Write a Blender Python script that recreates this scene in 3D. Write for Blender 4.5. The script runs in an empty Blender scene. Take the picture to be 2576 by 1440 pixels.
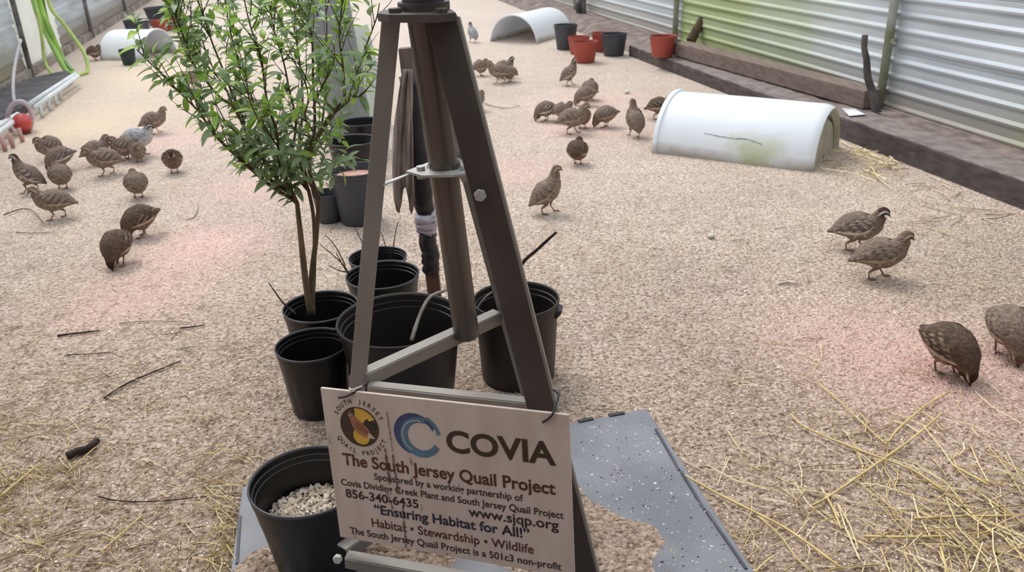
import bpy, bmesh, math, random
import numpy as np
from mathutils import Vector, Matrix
random.seed(7); rng=np.random.default_rng(7)
scn=bpy.context.scene; COL=scn.collection
# ------------------------------------------------------------ camera, world, lights, exposure
F=2100.0; PITCH=math.radians(24.0); ROLL=math.radians(2.0); H=1.25
fw=Vector((0,math.cos(PITCH),-math.sin(PITCH))); r0=Vector((1,0,0)); u0=r0.cross(fw)
rt=math.cos(ROLL)*r0-math.sin(ROLL)*u0; up=math.sin(ROLL)*r0+math.cos(ROLL)*u0
cd=bpy.data.cameras.new('camera'); cam=bpy.data.objects.new('camera',cd); COL.objects.link(cam)
cd.sensor_width=36; cd.lens=F/2576*36; cd.clip_start=.05; cd.clip_end=200
M=Matrix((rt,up,-fw)).transposed().to_4x4(); M.translation=Vector((0,0,H)); cam.matrix_world=M
cd.dof.use_dof=True; cd.dof.focus_distance=1.7; cd.dof.aperture_fstop=8.0
scn.camera=cam
vs=scn.view_settings; vs.view_transform='Standard'; vs.look='None'; vs.gamma=1; vs.use_curve_mapping=False; vs.exposure=0.0
w=bpy.data.worlds.new('world'); scn.world=w; w.use_nodes=True
wn=w.node_tree.nodes; bg=wn['Background']; tc=wn.new('ShaderNodeTexCoord'); sp=wn.new('ShaderNodeSeparateXYZ'); rp=wn.new('ShaderNodeValToRGB')
w.node_tree.links.new(tc.outputs['Generated'],sp.inputs[0]); w.node_tree.links.new(sp.outputs[2],rp.inputs[0]); w.node_tree.links.new(rp.outputs[0],bg.inputs[0])
rp.color_ramp.elements[0].color=(.62,.68,.76,1); rp.color_ramp.elements[1].color=(.86,.93,1,1)
bg.inputs[1].default_value=1.5
sl=bpy.data.lights.new('sun','SUN'); sl.energy=2.1; sl.angle=math.radians(28); sl.color=(1,.95,.90)
so=bpy.data.objects.new('sun',sl); COL.objects.link(so); so.rotation_euler=Vector((.38,-.62,-1.0)).to_track_quat('-Z','Y').to_euler()

# ------------------------------------------------------------ helpers
def ray(px,py): return fw+rt*((px-1288)/F)-up*((py-720)/F)
def G(px,py,z=0.0):
    r=ray(px,py); return Vector((0,0,H))+r*((z-H)/r.z)
def PY(px,py,Y):
    r=ray(px,py); return Vector((0,0,H))+r*(Y/r.y)
def lin(c):
    return tuple((v/12.92 if v<=.04045 else ((v+.055)/1.055)**2.4) for v in [x/255 for x in c])+(1,)
MATS={}
def mat(name,col,rough=.6,metal=0,col2=None,scale=8,bump=0,bscale=60,spec=.5,stretch=None,trans=0,detail=4,lo=.35,hi=.65):
    if name in MATS: return MATS[name]
    m=bpy.data.materials.new(name); m.use_nodes=True; N=m.node_tree.nodes; L=m.node_tree.links; b=N['Principled BSDF']
    b.inputs['Base Color'].default_value=lin(col); b.inputs['Roughness'].default_value=rough; b.inputs['Metallic'].default_value=metal
    b.inputs['Specular IOR Level'].default_value=spec
    if trans: b.inputs['Transmission Weight'].default_value=0; b.inputs['Subsurface Weight'].default_value=trans; b.inputs['Subsurface Radius'].default_value=(.03,.03,.03)
    t=N.new('ShaderNodeTexCoord'); mp=N.new('ShaderNodeMapping'); L.new(t.outputs['Object'],mp.inputs[0])
    if stretch: mp.inputs['Scale'].default_value=stretch
    n=N.new('ShaderNodeTexNoise'); n.inputs['Scale'].default_value=scale; n.inputs['Detail'].default_value=detail; L.new(mp.outputs[0],n.inputs[0])
    r=N.new('ShaderNodeValToRGB'); r.color_ramp.elements[0].position=lo; r.color_ramp.elements[1].position=hi
    c2=col2 if col2 else tuple(int(v*.82) for v in col)
    r.color_ramp.elements[0].color=lin(col); r.color_ramp.elements[1].color=lin(c2)
    L.new(n.outputs[0],r.inputs[0]); L.new(r.outputs[0],b.inputs['Base Color'])
    if bump:
        n2=N.new('ShaderNodeTexNoise'); n2.inputs['Scale'].default_value=bscale; n2.inputs['Detail'].default_value=5; L.new(mp.outputs[0],n2.inputs[0])
        bp=N.new('ShaderNodeBump'); bp.inputs['Strength'].default_value=bump; bp.inputs['Distance'].default_value=.01
        L.new(n2.outputs[0],bp.inputs['Height']); L.new(bp.outputs[0],b.inputs['Normal'])
    MATS[name]=m; return m
def vcmat(name,rough=.7,bump=0,bscale=80,noise=.25,nscale=60,spec=.3,stretch=None,trans=0):
    if name in MATS: return MATS[name]
    m=bpy.data.materials.new(name); m.use_nodes=True; N=m.node_tree.nodes; L=m.node_tree.links; b=N['Principled BSDF']
    b.inputs['Roughness'].default_value=rough; b.inputs['Specular IOR Level'].default_value=spec
    a=N.new('ShaderNodeAttribute'); a.attribute_name='Col'
    t=N.new('ShaderNodeTexCoord'); mp=N.new('ShaderNodeMapping'); L.new(t.outputs['Object'],mp.inputs[0])
    if stretch: mp.inputs['Scale'].default_value=stretch
    n=N.new('ShaderNodeTexNoise'); n.inputs['Scale'].default_value=nscale; n.inputs['Detail'].default_value=3; L.new(mp.outputs[0],n.inputs[0])
    mr=N.new('ShaderNodeMapRange'); mr.inputs[1].default_value=.3; mr.inputs[2].default_value=.7; mr.inputs[3].default_value=1-noise; mr.inputs[4].default_value=1+noise
    L.new(n.outputs[0],mr.inputs[0])
    mx=N.new('ShaderNodeVectorMath'); mx.operation='SCALE'; L.new(a.outputs[0],mx.inputs[0]); L.new(mr.outputs[0],mx.inputs['Scale']); L.new(mx.outputs[0],b.inputs['Base Color'])
    if bump:
        bp=N.new('ShaderNodeBump'); bp.inputs['Strength'].default_value=bump; bp.inputs['Distance'].default_value=.006
        n2=N.new('ShaderNodeTexNoise'); n2.inputs['Scale'].default_value=bscale; L.new(mp.outputs[0],n2.inputs[0]); L.new(n2.outputs[0],bp.inputs['Height']); L.new(bp.outputs[0],b.inputs['Normal'])
    if trans: b.inputs['Subsurface Weight'].default_value=trans; b.inputs['Subsurface Radius'].default_value=(.01,.02,.005)
    MATS[name]=m; return m
def tag(o,label=None,cat=None,group=None,kind=None):
    if label: o['label']=label
    if cat: o['category']=cat
    if group: o['group']=group
    if kind: o['kind']=kind
    return o
def thing(name,label,cat,loc=(0,0,0),rz=0,group=None):
    o=bpy.data.objects.new(name,None); o.empty_display_size=.05; COL.objects.link(o); o.location=loc; o.rotation_euler=(0,0,rz)
    return tag(o,label,cat,group)
def link(name,me,m=None,parent=None,local=False):
    o=bpy.data.objects.new(name,me); COL.objects.link(o)
    if m and not me.materials: me.materials.append(m)
    if parent:
        o.parent=parent
        if not local:
            o.matrix_parent_inverse=(Matrix.Translation(parent.location)@parent.rotation_euler.to_matrix().to_4x4()).inverted()
    return o
def meshof(vs_,fs,smooth=False,name='mesh'):
    me=bpy.data.meshes.new(name); me.from_pydata([tuple(v) for v in vs_],[],fs); me.update()
    if smooth: me.polygons.foreach_set('use_smooth',[True]*len(me.polygons))
    return me
class MB:
    def __init__(s): s.v=[]; s.f=[]
    def add(s,v,f): o=len(s.v); s.v+= [Vector(x) for x in v]; s.f+=[tuple(i+o for i in q) for q in f]; return s
    def hexa(s,p): return s.add(p,[(0,3,2,1),(4,5,6,7),(0,1,5,4),(1,2,6,5),(2,3,7,6),(3,0,4,7)])
    def box(s,lo,hi):
        x0,y0,z0=lo; x1,y1,z1=hi
        return s.hexa([(x0,y0,z0),(x1,y0,z0),(x1,y1,z0),(x0,y1,z0),(x0,y0,z1),(x1,y0,z1),(x1,y1,z1),(x0,y1,z1)])
    def bar(s,a,b,wd,tw,wdir):
        a=Vector(a);b=Vector(b);ax=(b-a).normalized();wv=Vector(wdir);wv=(wv-ax*wv.dot(ax)).normalized();tv=ax.cross(wv)
        P=[]
        for q in (a,b):
            for i,j in ((-1,-1),(1,-1),(1,1),(-1,1)): P.append(q+wv*i*wd/2+tv*j*tw/2)
        return s.hexa(P)
    def tube(s,pts,rad,n=8,cap=True):
        pts=[Vector(p) for p in pts]
        if not hasattr(rad,'__len__'): rad=[rad]*len(pts)
        o=len(s.v); prev=None
        for i,p in enumerate(pts):
            t=(pts[min(i+1,len(pts)-1)]-pts[max(i-1,0)])
            t=t.normalized() if t.length>1e-9 else Vector((0,0,1))
            if prev is None: u=t.orthogonal().normalized()
            else:
                u=prev-t*prev.dot(t); u=u.normalized() if u.length>1e-6 else t.orthogonal().normalized()
            prev=u; v=t.cross(u)
            for k in range(n):
                a=2*math.pi*k/n; s.v.append(p+(u*math.cos(a)+v*math.sin(a))*rad[i])
        for i in range(len(pts)-1):
            for k in range(n):
                a=o+i*n+k; b=o+i*n+(k+1)%n; s.f.append((a,b,b+n,a+n))
        if cap:
            s.f.append(tuple(o+k for k in reversed(range(n)))); e=o+(len(pts)-1)*n; s.f.append(tuple(e+k for k in range(n)))
        return s
    def lathe(s,prof,n=48,c=(0,0,0),wob=0):
        o=len(s.v); c=Vector(c)
        for r,z in prof:
            for k in range(n):
                a=2*math.pi*k/n; rr=r*(1+wob*math.sin(2*a+1)); s.v.append(c+Vector((rr*math.cos(a),rr*math.sin(a),z)))
        for i in range(len(prof)-1):
            for k in range(n):
                a=o+i*n+k; b=o+i*n+(k+1)%n; s.f.append((a,b,b+n,a+n))
        return s
    def mesh(s,smooth=False): return meshof(s.v,s.f,smooth)
    def build(s,name,m,parent=None,smooth=False,bevel=0,autos=False,local=False):
        me=s.mesh(smooth or autos)
        o=link(name,me,m,parent,local)
        if autos:
            try: me.set_sharp_from_angle(angle=math.radians(35))
            except Exception: pass
        if bevel:
            b=o.modifiers.new('bevel','BEVEL'); b.width=bevel; b.segments=2; b.limit_method='ANGLE'
        return o
def smoothpts(pts,k=5):
    pts=[Vector(p) for p in pts]; out=[]
    for i in range(len(pts)-1):
        p0=pts[max(i-1,0)];p1=pts[i];p2=pts[i+1];p3=pts[min(i+2,len(pts)-1)]
        for j in range(k):
            t=j/k; out.append(.5*((2*p1)+(p2-p0)*t+(2*p0-5*p1+4*p2-p3)*t*t+(3*p1-p0-3*p2+p3)*t**3))
    out.append(pts[-1]); return out

# ------------------------------------------------------------ ground
def ground_mat():
    m=bpy.data.materials.new('gravel_ground'); m.use_nodes=True; N=m.node_tree.nodes; L=m.node_tree.links; b=N['Principled BSDF']
    b.inputs['Roughness'].default_value=.9; b.inputs['Specular IOR Level'].default_value=.2
    t=N.new('ShaderNodeTexCoord'); OB=t.outputs['Object']
    def noise(sc,det=4,st=None):
        n=N.new('ShaderNodeTexNoise'); n.inputs['Scale'].default_value=sc; n.inputs['Detail'].default_value=det
        if st:
            mp=N.new('ShaderNodeMapping'); mp.inputs['Scale'].default_value=st[:3]; mp.inputs['Rotation'].default_value=(0,0,st[3]); L.new(OB,mp.inputs[0]); L.new(mp.outputs[0],n.inputs[0])
        else: L.new(OB,n.inputs[0])
        return n.outputs[0]
    def vor(sc,feat='F1'):
        v=N.new('ShaderNodeTexVoronoi'); v.inputs['Scale'].default_value=sc; v.feature=feat
        # warp for irregular grains
        nn=N.new('ShaderNodeTexNoise'); nn.inputs['Scale'].default_value=sc*.7; L.new(OB,nn.inputs[0])
        ad=N.new('ShaderNodeVectorMath'); ad.operation='MULTIPLY_ADD'; ad.inputs[1].default_value=(.8/sc,)*3; L.new(nn.outputs['Color'],ad.inputs[0]); L.new(OB,ad.inputs[2]); L.new(ad.outputs[0],v.inputs[0])
        return v
    def ramp(src,els):
        r=N.new('ShaderNodeValToRGB'); e=r.color_ramp.elements
        while len(e)<len(els): e.new(.5)
        for q,(p,c) in zip(e,els): q.position=p; q.color=c if len(c)==4 else lin(c)
        L.new(src,r.inputs[0]); return r.outputs[0]
    def mix(a,bb,f,mode='MIX'):
        x=N.new('ShaderNodeMix'); x.data_type='RGBA'; x.blend_type=mode
        if isinstance(f,float): x.inputs[0].default_value=f
        else: L.new(f,x.inputs[0])
        for s,i in ((a,6),(bb,7)):
            if isinstance(s,tuple): x.inputs[i].default_value=s
            else: L.new(s,x.inputs[i])
        return x.outputs[2]
    v1=vor(105); v2=vor(230)
    sc1=N.new('ShaderNodeSeparateColor'); L.new(v1.outputs['Color'],sc1.inputs[0])
    sc2=N.new('ShaderNodeSeparateColor'); L.new(v2.outputs['Color'],sc2.inputs[0])
    g1=ramp(sc1.outputs[0],[(0,(132,112,98)),(.12,(170,150,136)),(.5,(204,186,172)),(.85,(218,201,188)),(1,(246,234,222))])
    g2=ramp(sc2.outputs[1],[(0,(140,120,106)),(.35,(190,171,156)),(1,(222,206,192))])
    c=mix(g1,g2,.42)
    crev=ramp(noise(85,3),[(.35,(.34,.30,.27,1)),(.47,(.97,.97,.97,1)),(.66,(1,1,1,1)),(.72,(1.16,1.15,1.13,1))]); c=mix(c,crev,.9,'MULTIPLY')
    crv2=ramp(noise(38,4,(1,1.9,1,.35)),[(.33,(.55,.5,.46,1)),(.44,(1,1,1,1))]); c=mix(c,crv2,.75,'MULTIPLY')
    big=noise(1.3,5); mid=noise(9,5)
    c=mix(c,ramp(big,[(.35,(.88,.86,.84,1)),(.62,(1.04,1.03,1.02,1))]),1.0,'MULTIPLY')
    c=mix(c,ramp(mid,[(.30,(.76,.73,.70,1)),(.46,(1,1,1,1)),(.68,(1.05,1.04,1.03,1))]),.6,'MULTIPLY')
    # dark debris flecks (bark, droppings)
    fl=ramp(noise(60,3,(1,2.6,1,.5)),[(.63,(0,0,0,1)),(.69,(1,1,1,1))]); c=mix(c,lin((84,66,52)),mix(fl,(0,0,0,1),.45))
    # straw coloured fibres
    s1=ramp(noise(46,2,(1,9,1,.6)),[(.6,(0,0,0,1)),(.67,(1,1,1,1))]); s2=ramp(noise(46,2,(1,9,1,-.8)),[(.6,(0,0,0,1)),(.67,(1,1,1,1))])
    pat=ramp(noise(.9,3),[(.42,(.1,.1,.1,1)),(.62,(.75,.75,.75,1))])
    c=mix(c,lin((204,186,152)),mix((0,0,0,1),mix(s1,s2,1.0,'ADD'),pat))
    # scattered pink feed and yellow sand patches where the birds are fed
    a=N.new('ShaderNodeAttribute'); a.attribute_name='Feed'
    sa=N.new('ShaderNodeSeparateColor'); L.new(a.outputs[0],sa.inputs[0])
    pk=N.new('ShaderNodeMath'); pk.operation='MULTIPLY'; L.new(sa.outputs[0],pk.inputs[0]); L.new(ramp(sc2.outputs[2],[(.3,(0,0,0,1)),(.5,(1,1,1,1))]),pk.inputs[1])
    c=mix(c,lin((236,190,182)),pk.outputs[0])
    c=mix(c,lin((230,206,174)),sa.outputs[1])
    # stronger far-end light painted into the ground colour: paler with distance
    farlit=N.new('ShaderNodeMath'); farlit.operation='MULTIPLY'; farlit.inputs[1].default_value=.62; L.new(sa.outputs[2],farlit.inputs[0])
    c=mix(c,lin((222,207,195)),farlit.outputs[0])
    sx=N.new('ShaderNodeSeparateXYZ'); L.new(OB,sx.inputs[0]); nr=N.new('ShaderNodeMapRange'); nr.inputs[1].default_value=1.2; nr.inputs[2].default_value=3.6; L.new(sx.outputs[1],nr.inputs[0]); c=mix(mix(c,(.70,.64,.60,1),1.0,'MULTIPLY'),c,nr.outputs[0])  # near ground colour darkened to stand in for foreground shade
    L.new(c,b.inputs['Base Color'])
    bp=N.new('ShaderNodeBump'); bp.inputs['Strength'].default_value=.8; bp.inputs['Distance'].default_value=.006; bp.invert=True
    L.new(v1.outputs['Distance'],bp.inputs['Height'])
    # heights: use scaled distances
    mm=N.new('ShaderNodeMath'); mm.operation='MULTIPLY'; mm.inputs[1].default_value=1.0; L.new(v1.outputs['Distance'],mm.inputs[0]); L.new(mm.outputs[0],bp.inputs['Height'])
    bp2=N.new('ShaderNodeBump'); bp2.inputs['Strength'].default_value=.5; bp2.inputs['Distance'].default_value=.03
    L.new(noise(14,6),bp2.inputs['Height']); L.new(bp.outputs[0],bp2.inputs['Normal']); L.new(bp2.outputs[0],b.inputs['Normal'])
    return m
FEED=[(500,640,.28,0),(430,350,.45,0),(520,600,.2,0),(640,470,.3,0),(1500,262,.55,0),(1290,430,.28,0),(1470,330,.3,0),(2120,850,.25,0),(2500,930,.3,0),(2330,960,.2,0),(330,760,.25,0),
      (250,300,.7,1),(330,215,1.1,1),(150,330,.4,1),(400,180,.7,1)]
FP=[(G(a,b),r,k) for a,b,r,k in FEED]
nx,ny=150,210; X0,X1,Y0,Y1=-9,7,-3,24
xs=np.linspace(X0,X1,nx); ys=Y0+(Y1-Y0)*np.linspace(0,1,ny)**1.25
gx,gy=np.meshgrid(xs,ys); vv=np.stack([gx.ravel(),gy.ravel(),np.zeros(nx*ny)],1)
ff=[(j*nx+i,j*nx+i+1,(j+1)*nx+i+1,(j+1)*nx+i) for j in range(ny-1) for i in range(nx-1)]
me=bpy.data.meshes.new('floor'); me.from_pydata(vv.tolist(),[],ff); me.update()
ca=me.color_attributes.new('Feed','FLOAT_COLOR','POINT'); cc=np.zeros((len(vv),4),np.float32); cc[:,3]=1
for p,r,k in FP:
    d2=((vv[:,0]-p.x)/r)**2+((vv[:,1]-p.y)/r)**2; cc[:,k]+=np.exp(-d2)*(.58 if k==0 else .4)
cc[:,2]=np.clip((vv[:,1]-3.0)/9,0,1); cc=np.clip(cc,0,1); ca.data.foreach_set('color',cc.ravel())  # third channel: painted far-end brightness of the ground
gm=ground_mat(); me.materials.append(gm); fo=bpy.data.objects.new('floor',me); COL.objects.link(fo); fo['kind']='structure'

# loose grit and chips as real pieces (nobody could count them)
def chips(name,n,region,size,cols,parent=None,zf=lambda x,y:0,flat=.55,label=None):
    V=[];Fc=[];C=[]
    base=np.array([(1,0,0),(0,1,0),(-1,0,0),(0,-1,0),(0,0,1)],float); fc=np.array([(0,1,4),(1,2,4),(2,3,4),(3,0,4)])
    P=region(n); n=len(P)
    s=rng.uniform(size[0],size[1],n)*rng.uniform(.6,1.2,n); a=rng.uniform(0,2*np.pi,n); el=rng.uniform(.45,1,n); hh=rng.uniform(.5,1,n)*flat
    vv=np.zeros((n,5,3))
    jit=rng.uniform(.7,1.25,(n,5,1)); b=base[None]*jit
    x=b[:,:,0]*s[:,None]; y=b[:,:,1]*(s*el)[:,None]
    vv[:,:,0]=x*np.cos(a)[:,None]-y*np.sin(a)[:,None]+P[:,0:1]; vv[:,:,1]=x*np.sin(a)[:,None]+y*np.cos(a)[:,None]+P[:,1:2]
    zz=np.array([zf(p[0],p[1]) for p in P])
    vv[:,:,2]=b[:,:,2]*(s*hh*1.3)[:,None]+zz[:,None]+.0002
    ff=(fc[None]+5*np.arange(n)[:,None,None]).reshape(-1,3)
    me=bpy.data.meshes.new(name); me.vertices.add(n*5); me.vertices.foreach_set('co',vv.ravel())
    nf=len(ff); me.loops.add(nf*3); me.loops.foreach_set('vertex_index',ff.ravel().astype(np.int32)); me.polygons.add(nf); me.polygons.foreach_set('loop_start',np.arange(0,nf*3,3,dtype=np.int32)); me.update(calc_edges=True)
    ca=me.color_attributes.new('Col','FLOAT_COLOR','POINT'); cl=np.array([lin(c) for c in cols]); ci=rng.integers(0,len(cl),n); cv=cl[ci]*rng.uniform(.8,1.15,(n,1)); cv[:,3]=1
    ca.data.foreach_set('color',np.repeat(cv,5,0).astype(np.float32).ravel())
    o=link(name,me,vcmat('chips_mat',rough=.85,noise=.15,nscale=300),parent); o['kind']='stuff'
    if label: tag(o,label,'gravel')
    return o
GC=[(226,208,194),(210,192,178),(236,222,210),(196,176,160)]+[(214,192,170),(196,172,150),(232,214,196),(178,152,128),(150,124,102),(128,104,84),(206,180,168),(240,228,214),(104,84,68),(206,186,150)]
def reg_ground(n):
    q=rng.uniform(0,1,(n*3,2)); px=-60+2700*q[:,0]; py=230+1280*q[:,1]**1.15
    out=[]
    for a,b in zip(px,py):
        g=G(a,b)
        if g.x>3.037-.2318*g.y-.03 and g.y>1.5: continue
        out.append((g.x,g.y))
        if len(out)>=n: break
    return np.array(out)
chips('gravel_litter',52000,reg_ground,(.0016,.0042),GC,label='loose tan and pink grit scattered over the pen floor')

# ------------------------------------------------------------ timbers, fences, added shade wall and roof
def lx(y): return -2.46-.25*y           # left fence line
def rx(y): return 3.42-.215*y            # right fence line
def kx(y): return 3.037-.2318*y           # kerb front
wood=mat('weathered_tie',(98,88,86),.9,col2=(66,58,58),scale=6,bump=.45,bscale=60,stretch=(6,1,6),lo=.3,hi=.7)
wood2=mat('grey_tie',(134,118,106),.9,col2=(92,78,70),scale=5,bump=.6,bscale=50,stretch=(8,1,8),lo=.3,hi=.7)
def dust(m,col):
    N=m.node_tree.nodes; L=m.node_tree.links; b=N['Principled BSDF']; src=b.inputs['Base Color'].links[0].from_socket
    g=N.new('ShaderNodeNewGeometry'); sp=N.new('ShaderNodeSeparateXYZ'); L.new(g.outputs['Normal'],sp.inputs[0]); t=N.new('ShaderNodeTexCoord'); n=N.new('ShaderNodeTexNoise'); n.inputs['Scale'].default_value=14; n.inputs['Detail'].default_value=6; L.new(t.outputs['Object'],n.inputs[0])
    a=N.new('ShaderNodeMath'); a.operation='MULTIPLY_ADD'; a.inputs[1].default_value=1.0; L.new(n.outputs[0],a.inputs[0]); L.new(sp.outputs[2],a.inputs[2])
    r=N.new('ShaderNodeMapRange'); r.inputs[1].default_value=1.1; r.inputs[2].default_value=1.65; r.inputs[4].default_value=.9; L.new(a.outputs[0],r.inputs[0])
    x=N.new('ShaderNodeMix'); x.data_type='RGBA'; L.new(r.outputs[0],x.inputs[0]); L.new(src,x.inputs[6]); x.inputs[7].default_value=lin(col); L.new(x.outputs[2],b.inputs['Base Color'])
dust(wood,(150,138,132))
def seg_box(fx0,fx1,y0,y1,z0,z1,n=1):
    mb=MB()
    mb.hexa([(fx0(y0),y0,z0),(fx1(y0),y0,z0),(fx1(y1),y1,z0),(fx0(y1),y1,z0),(fx0(y0),y0,z1),(fx1(y0),y0,z1),(fx1(y1),y1,z1),(fx0(y1),y1,z1)])
    return mb
def rough(o,strength=.012,cuts=40):
    bm=bmesh.new(); bm.from_mesh(o.data)
    es=sorted(bm.edges,key=lambda e:-e.calc_length())[:4]
    bmesh.ops.subdivide_edges(bm,edges=es,cuts=cuts,use_grid_fill=True)
    for v in bm.verts: v.co+=Vector([random.uniform(-1,1)*strength*.5 for _ in range(3)])
    bm.to_mesh(o.data); bm.free()
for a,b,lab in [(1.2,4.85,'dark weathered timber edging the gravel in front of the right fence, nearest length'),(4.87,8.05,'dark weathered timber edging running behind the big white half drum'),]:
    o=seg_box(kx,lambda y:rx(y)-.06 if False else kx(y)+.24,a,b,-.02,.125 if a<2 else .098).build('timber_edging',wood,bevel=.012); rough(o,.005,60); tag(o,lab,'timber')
# packed dirt between edging and fence
V=[];Fc=[];random.seed(8);ys_=[-1+.2*i for i in range(92)]
for y in ys_:
    far=y>8.05; x0=kx(min(y,8.05))+.236-(.215*(y-8.05) if far else 0)-(.18 if far else 0); x1=rx(y)-.0
    for k in range(7):
        u=k/6; z=.097 if not far else .097*min(1,u*2.2)
        if y>8.05: z*=1.0
        V.append((x0+(x1-x0)*u,y,z+random.uniform(-.007,.007)+(.0 if k else -.006)))
for j in range(91):
    for k in range(6): a=j*7+k; Fc.append((a,a+1,a+8,a+7))
o=MB().add(V,Fc).build('dirt_bank',mat('bank_dirt',(150,134,126),.95,col2=(104,92,86),scale=9,bump=.9,bscale=70,detail=8)); tag(o,'grey dirt bank filled in behind the right timber edging','dirt',kind='stuff')
# loose square beam lying on the bank
pA=G(2170,275,.105); pB=G(1692,140,.105)
d=(pB-pA).normalized(); perp=Vector((-d.y,d.x,0)); perp=perp if perp.x>0 else -perp
mb=MB(); P=[]
for z in (.105,.215):
    for q,s in ((pA,0),(pA,.15),(pB,.15),(pB,0)): v=q+perp*s; P.append((v.x,v.y,z))
mb.hexa(P); o=mb.build('square_beam',mat('beam_wood',(132,116,106),.85,col2=(112,94,86),scale=4,bump=.15,bscale=60,stretch=(10,1,10)),bevel=.006); tag(o,'long brown square timber beam lying on top of the bank by the fence','timber')

def metal_mat(name,base,stain,stain_pos,amt,alg_lo=.5):
    m=bpy.data.materials.new(name); m.use_nodes=True; N=m.node_tree.nodes; L=m.node_tree.links; b=N['Principled BSDF']
    b.inputs['Metallic'].default_value=.3; b.inputs['Roughness'].default_value=.36; b.inputs['Specular IOR Level'].default_value=.5
    t=N.new('ShaderNodeTexCoord'); n=N.new('ShaderNodeTexNoise'); n.inputs['Scale'].default_value=1.1; n.inputs['Detail'].default_value=6; L.new(t.outputs['Object'],n.inputs[0])
    # algae grows in an irregular stain centred on a height/length of the sheet
    dv=N.new('ShaderNodeVectorMath'); dv.operation='DISTANCE'; mp=N.new('ShaderNodeMapping'); mp.inputs['Scale'].default_value=(.0,.75,1.3); L.new(t.outputs['Object'],mp.inputs[0])
    dv.inputs[1].default_value=(0,stain_pos[0]*.75,stain_pos[1]*1.3); L.new(mp.outputs[0],dv.inputs[0])
    ms=N.new('ShaderNodeMath'); ms.operation='MULTIPLY_ADD'; ms.inputs[1].default_value=1.2; L.new(n.outputs[0],ms.inputs[0]); 
    ng=N.new('ShaderNodeMath'); ng.operation='MULTIPLY'; ng.inputs[1].default_value=-1/stain_pos[2]; L.new(dv.outputs['Value'],ng.inputs[0]); n0=N.new('ShaderNodeMath'); n0.inputs[1].default_value=.2; L.new(ng.outputs[0],n0.inputs[0]); L.new(n0.outputs[0],ms.inputs[2])
    r=N.new('ShaderNodeMapRange'); r.inputs[1].default_value=.05; r.inputs[2].default_value=.5; r.inputs[3].default_value=0; r.inputs[4].default_value=amt; L.new(ms.outputs[0],r.inputs[0])
    x=N.new('ShaderNodeMix'); x.data_type='RGBA'; L.new(r.outputs[0],x.inputs[0]); x.inputs[7].default_value=lin(stain)
    n2=N.new('ShaderNodeTexNoise'); n2.inputs['Scale'].default_value=3; n2.inputs['Detail'].default_value=6; mp2=N.new('ShaderNodeMapping'); mp2.inputs['Scale'].default_value=(1,.3,4); L.new(t.outputs['Object'],mp2.inputs[0]); L.new(mp2.outputs[0],n2.inputs[0])
    rr=N.new('ShaderNodeValToRGB'); rr.color_ramp.elements[0].position=.3; rr.color_ramp.elements[1].position=.7; rr.color_ramp.elements[0].color=lin(tuple(int(v*.86) for v in base)); rr.color_ramp.elements[1].color=lin(base); L.new(n2.outputs[0],rr.inputs[0]); 
    sz=N.new('ShaderNodeSeparateXYZ'); L.new(t.outputs['Object'],sz.inputs[0]); zr=N.new('ShaderNodeMapRange'); zr.inputs[1].default_value=.34; zr.inputs[2].default_value=.12; zr.inputs[4].default_value=.8; za=N.new('ShaderNodeMath'); za.operation='MULTIPLY_ADD'; za.inputs[1].default_value=-.16; L.new(n2.outputs[0],za.inputs[0]); zb_=N.new('ShaderNodeMath'); zb_.inputs[1].default_value=.08; L.new(sz.outputs[2],zb_.inputs[0]); L.new(zb_.outputs[0],za.inputs[2]); L.new(za.outputs[0],zr.inputs[0])
    xz=N.new('ShaderNodeMix'); xz.data_type='RGBA'; L.new(zr.outputs[0],xz.inputs[0]); L.new(rr.outputs[0],xz.inputs[6]); xz.inputs[7].default_value=lin((168,156,138))
    L.new(xz.outputs[2],x.inputs[6]); L.new(x.outputs[2],b.inputs['Base Color'])
    rm=N.new('ShaderNodeMapRange'); rm.inputs[1].default_value=0; rm.inputs[2].default_value=1; rm.inputs[3].default_value=.36; rm.inputs[4].default_value=.8; L.new(r.outputs[0],rm.inputs[0]); L.new(rm.outputs[0],b.inputs['Roughness'])
    return m
def ribbed(fx,y0,y1,z0,z1,sgn,pitch=.088,off=0):
    # horizontal ribs; sgn = +1 when the pen lies at -x of this fence
    prof=[]; z=z0; k=0
    while z<z1-1e-6:
        wide=(k%4==3)
        prof+=[(z,0),(z+pitch*.10,-.008),(z+pitch*.22,-.010),(z+pitch*.42,0.0)]
        if wide: prof+=[(z+pitch*.66,.0),(z+pitch*.74,.016),(z+pitch*.9,.016)]
        else: prof+=[(z+pitch*.86,.0),(z+pitch*.9,.007),(z+pitch*.96,.007)]
        z+=pitch; k+=1
    prof=[p for p in prof if p[0]<z1]+[(z1,0)]
    n=8; mb=MB(); V=[]; 
    for t in range(2):
        for j in range(n+1):
            y=y0+(y1-y0)*j/n; sag=.006*math.sin(y*2.3)
            for (z,dx) in prof: V.append((fx(y)+sgn*(dx+off+t*.003)+sag,y,z))
    m=len(prof); Fc=[]
    for t in range(2):
        for j in range(n):
            for i in range(m-1):
                a=t*(n+1)*m+j*m+i; q=(a,a+1,a+m+1,a+m); Fc.append(q if t else q[::-1])
    mb.add(V,Fc); return mb
def translucent(m,f):
    N=m.node_tree.nodes; L=m.node_tree.links; b=N['Principled BSDF']; src=b.inputs['Base Color'].links[0].from_socket
    tr=N.new('ShaderNodeBsdfTranslucent'); L.new(src,tr.inputs[0]); ms=N.new('ShaderNodeMixShader'); ms.inputs[0].default_value=f; L.new(b.outputs[0],ms.inputs[1]); L.new(tr.outputs[0],ms.inputs[2]); L.new(ms.outputs[0],N['Material Output'].inputs[0])
alg=metal_mat('fence_algae',(216,222,226),(170,184,108),(7.7,.45,2.1),.75,.35)
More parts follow.
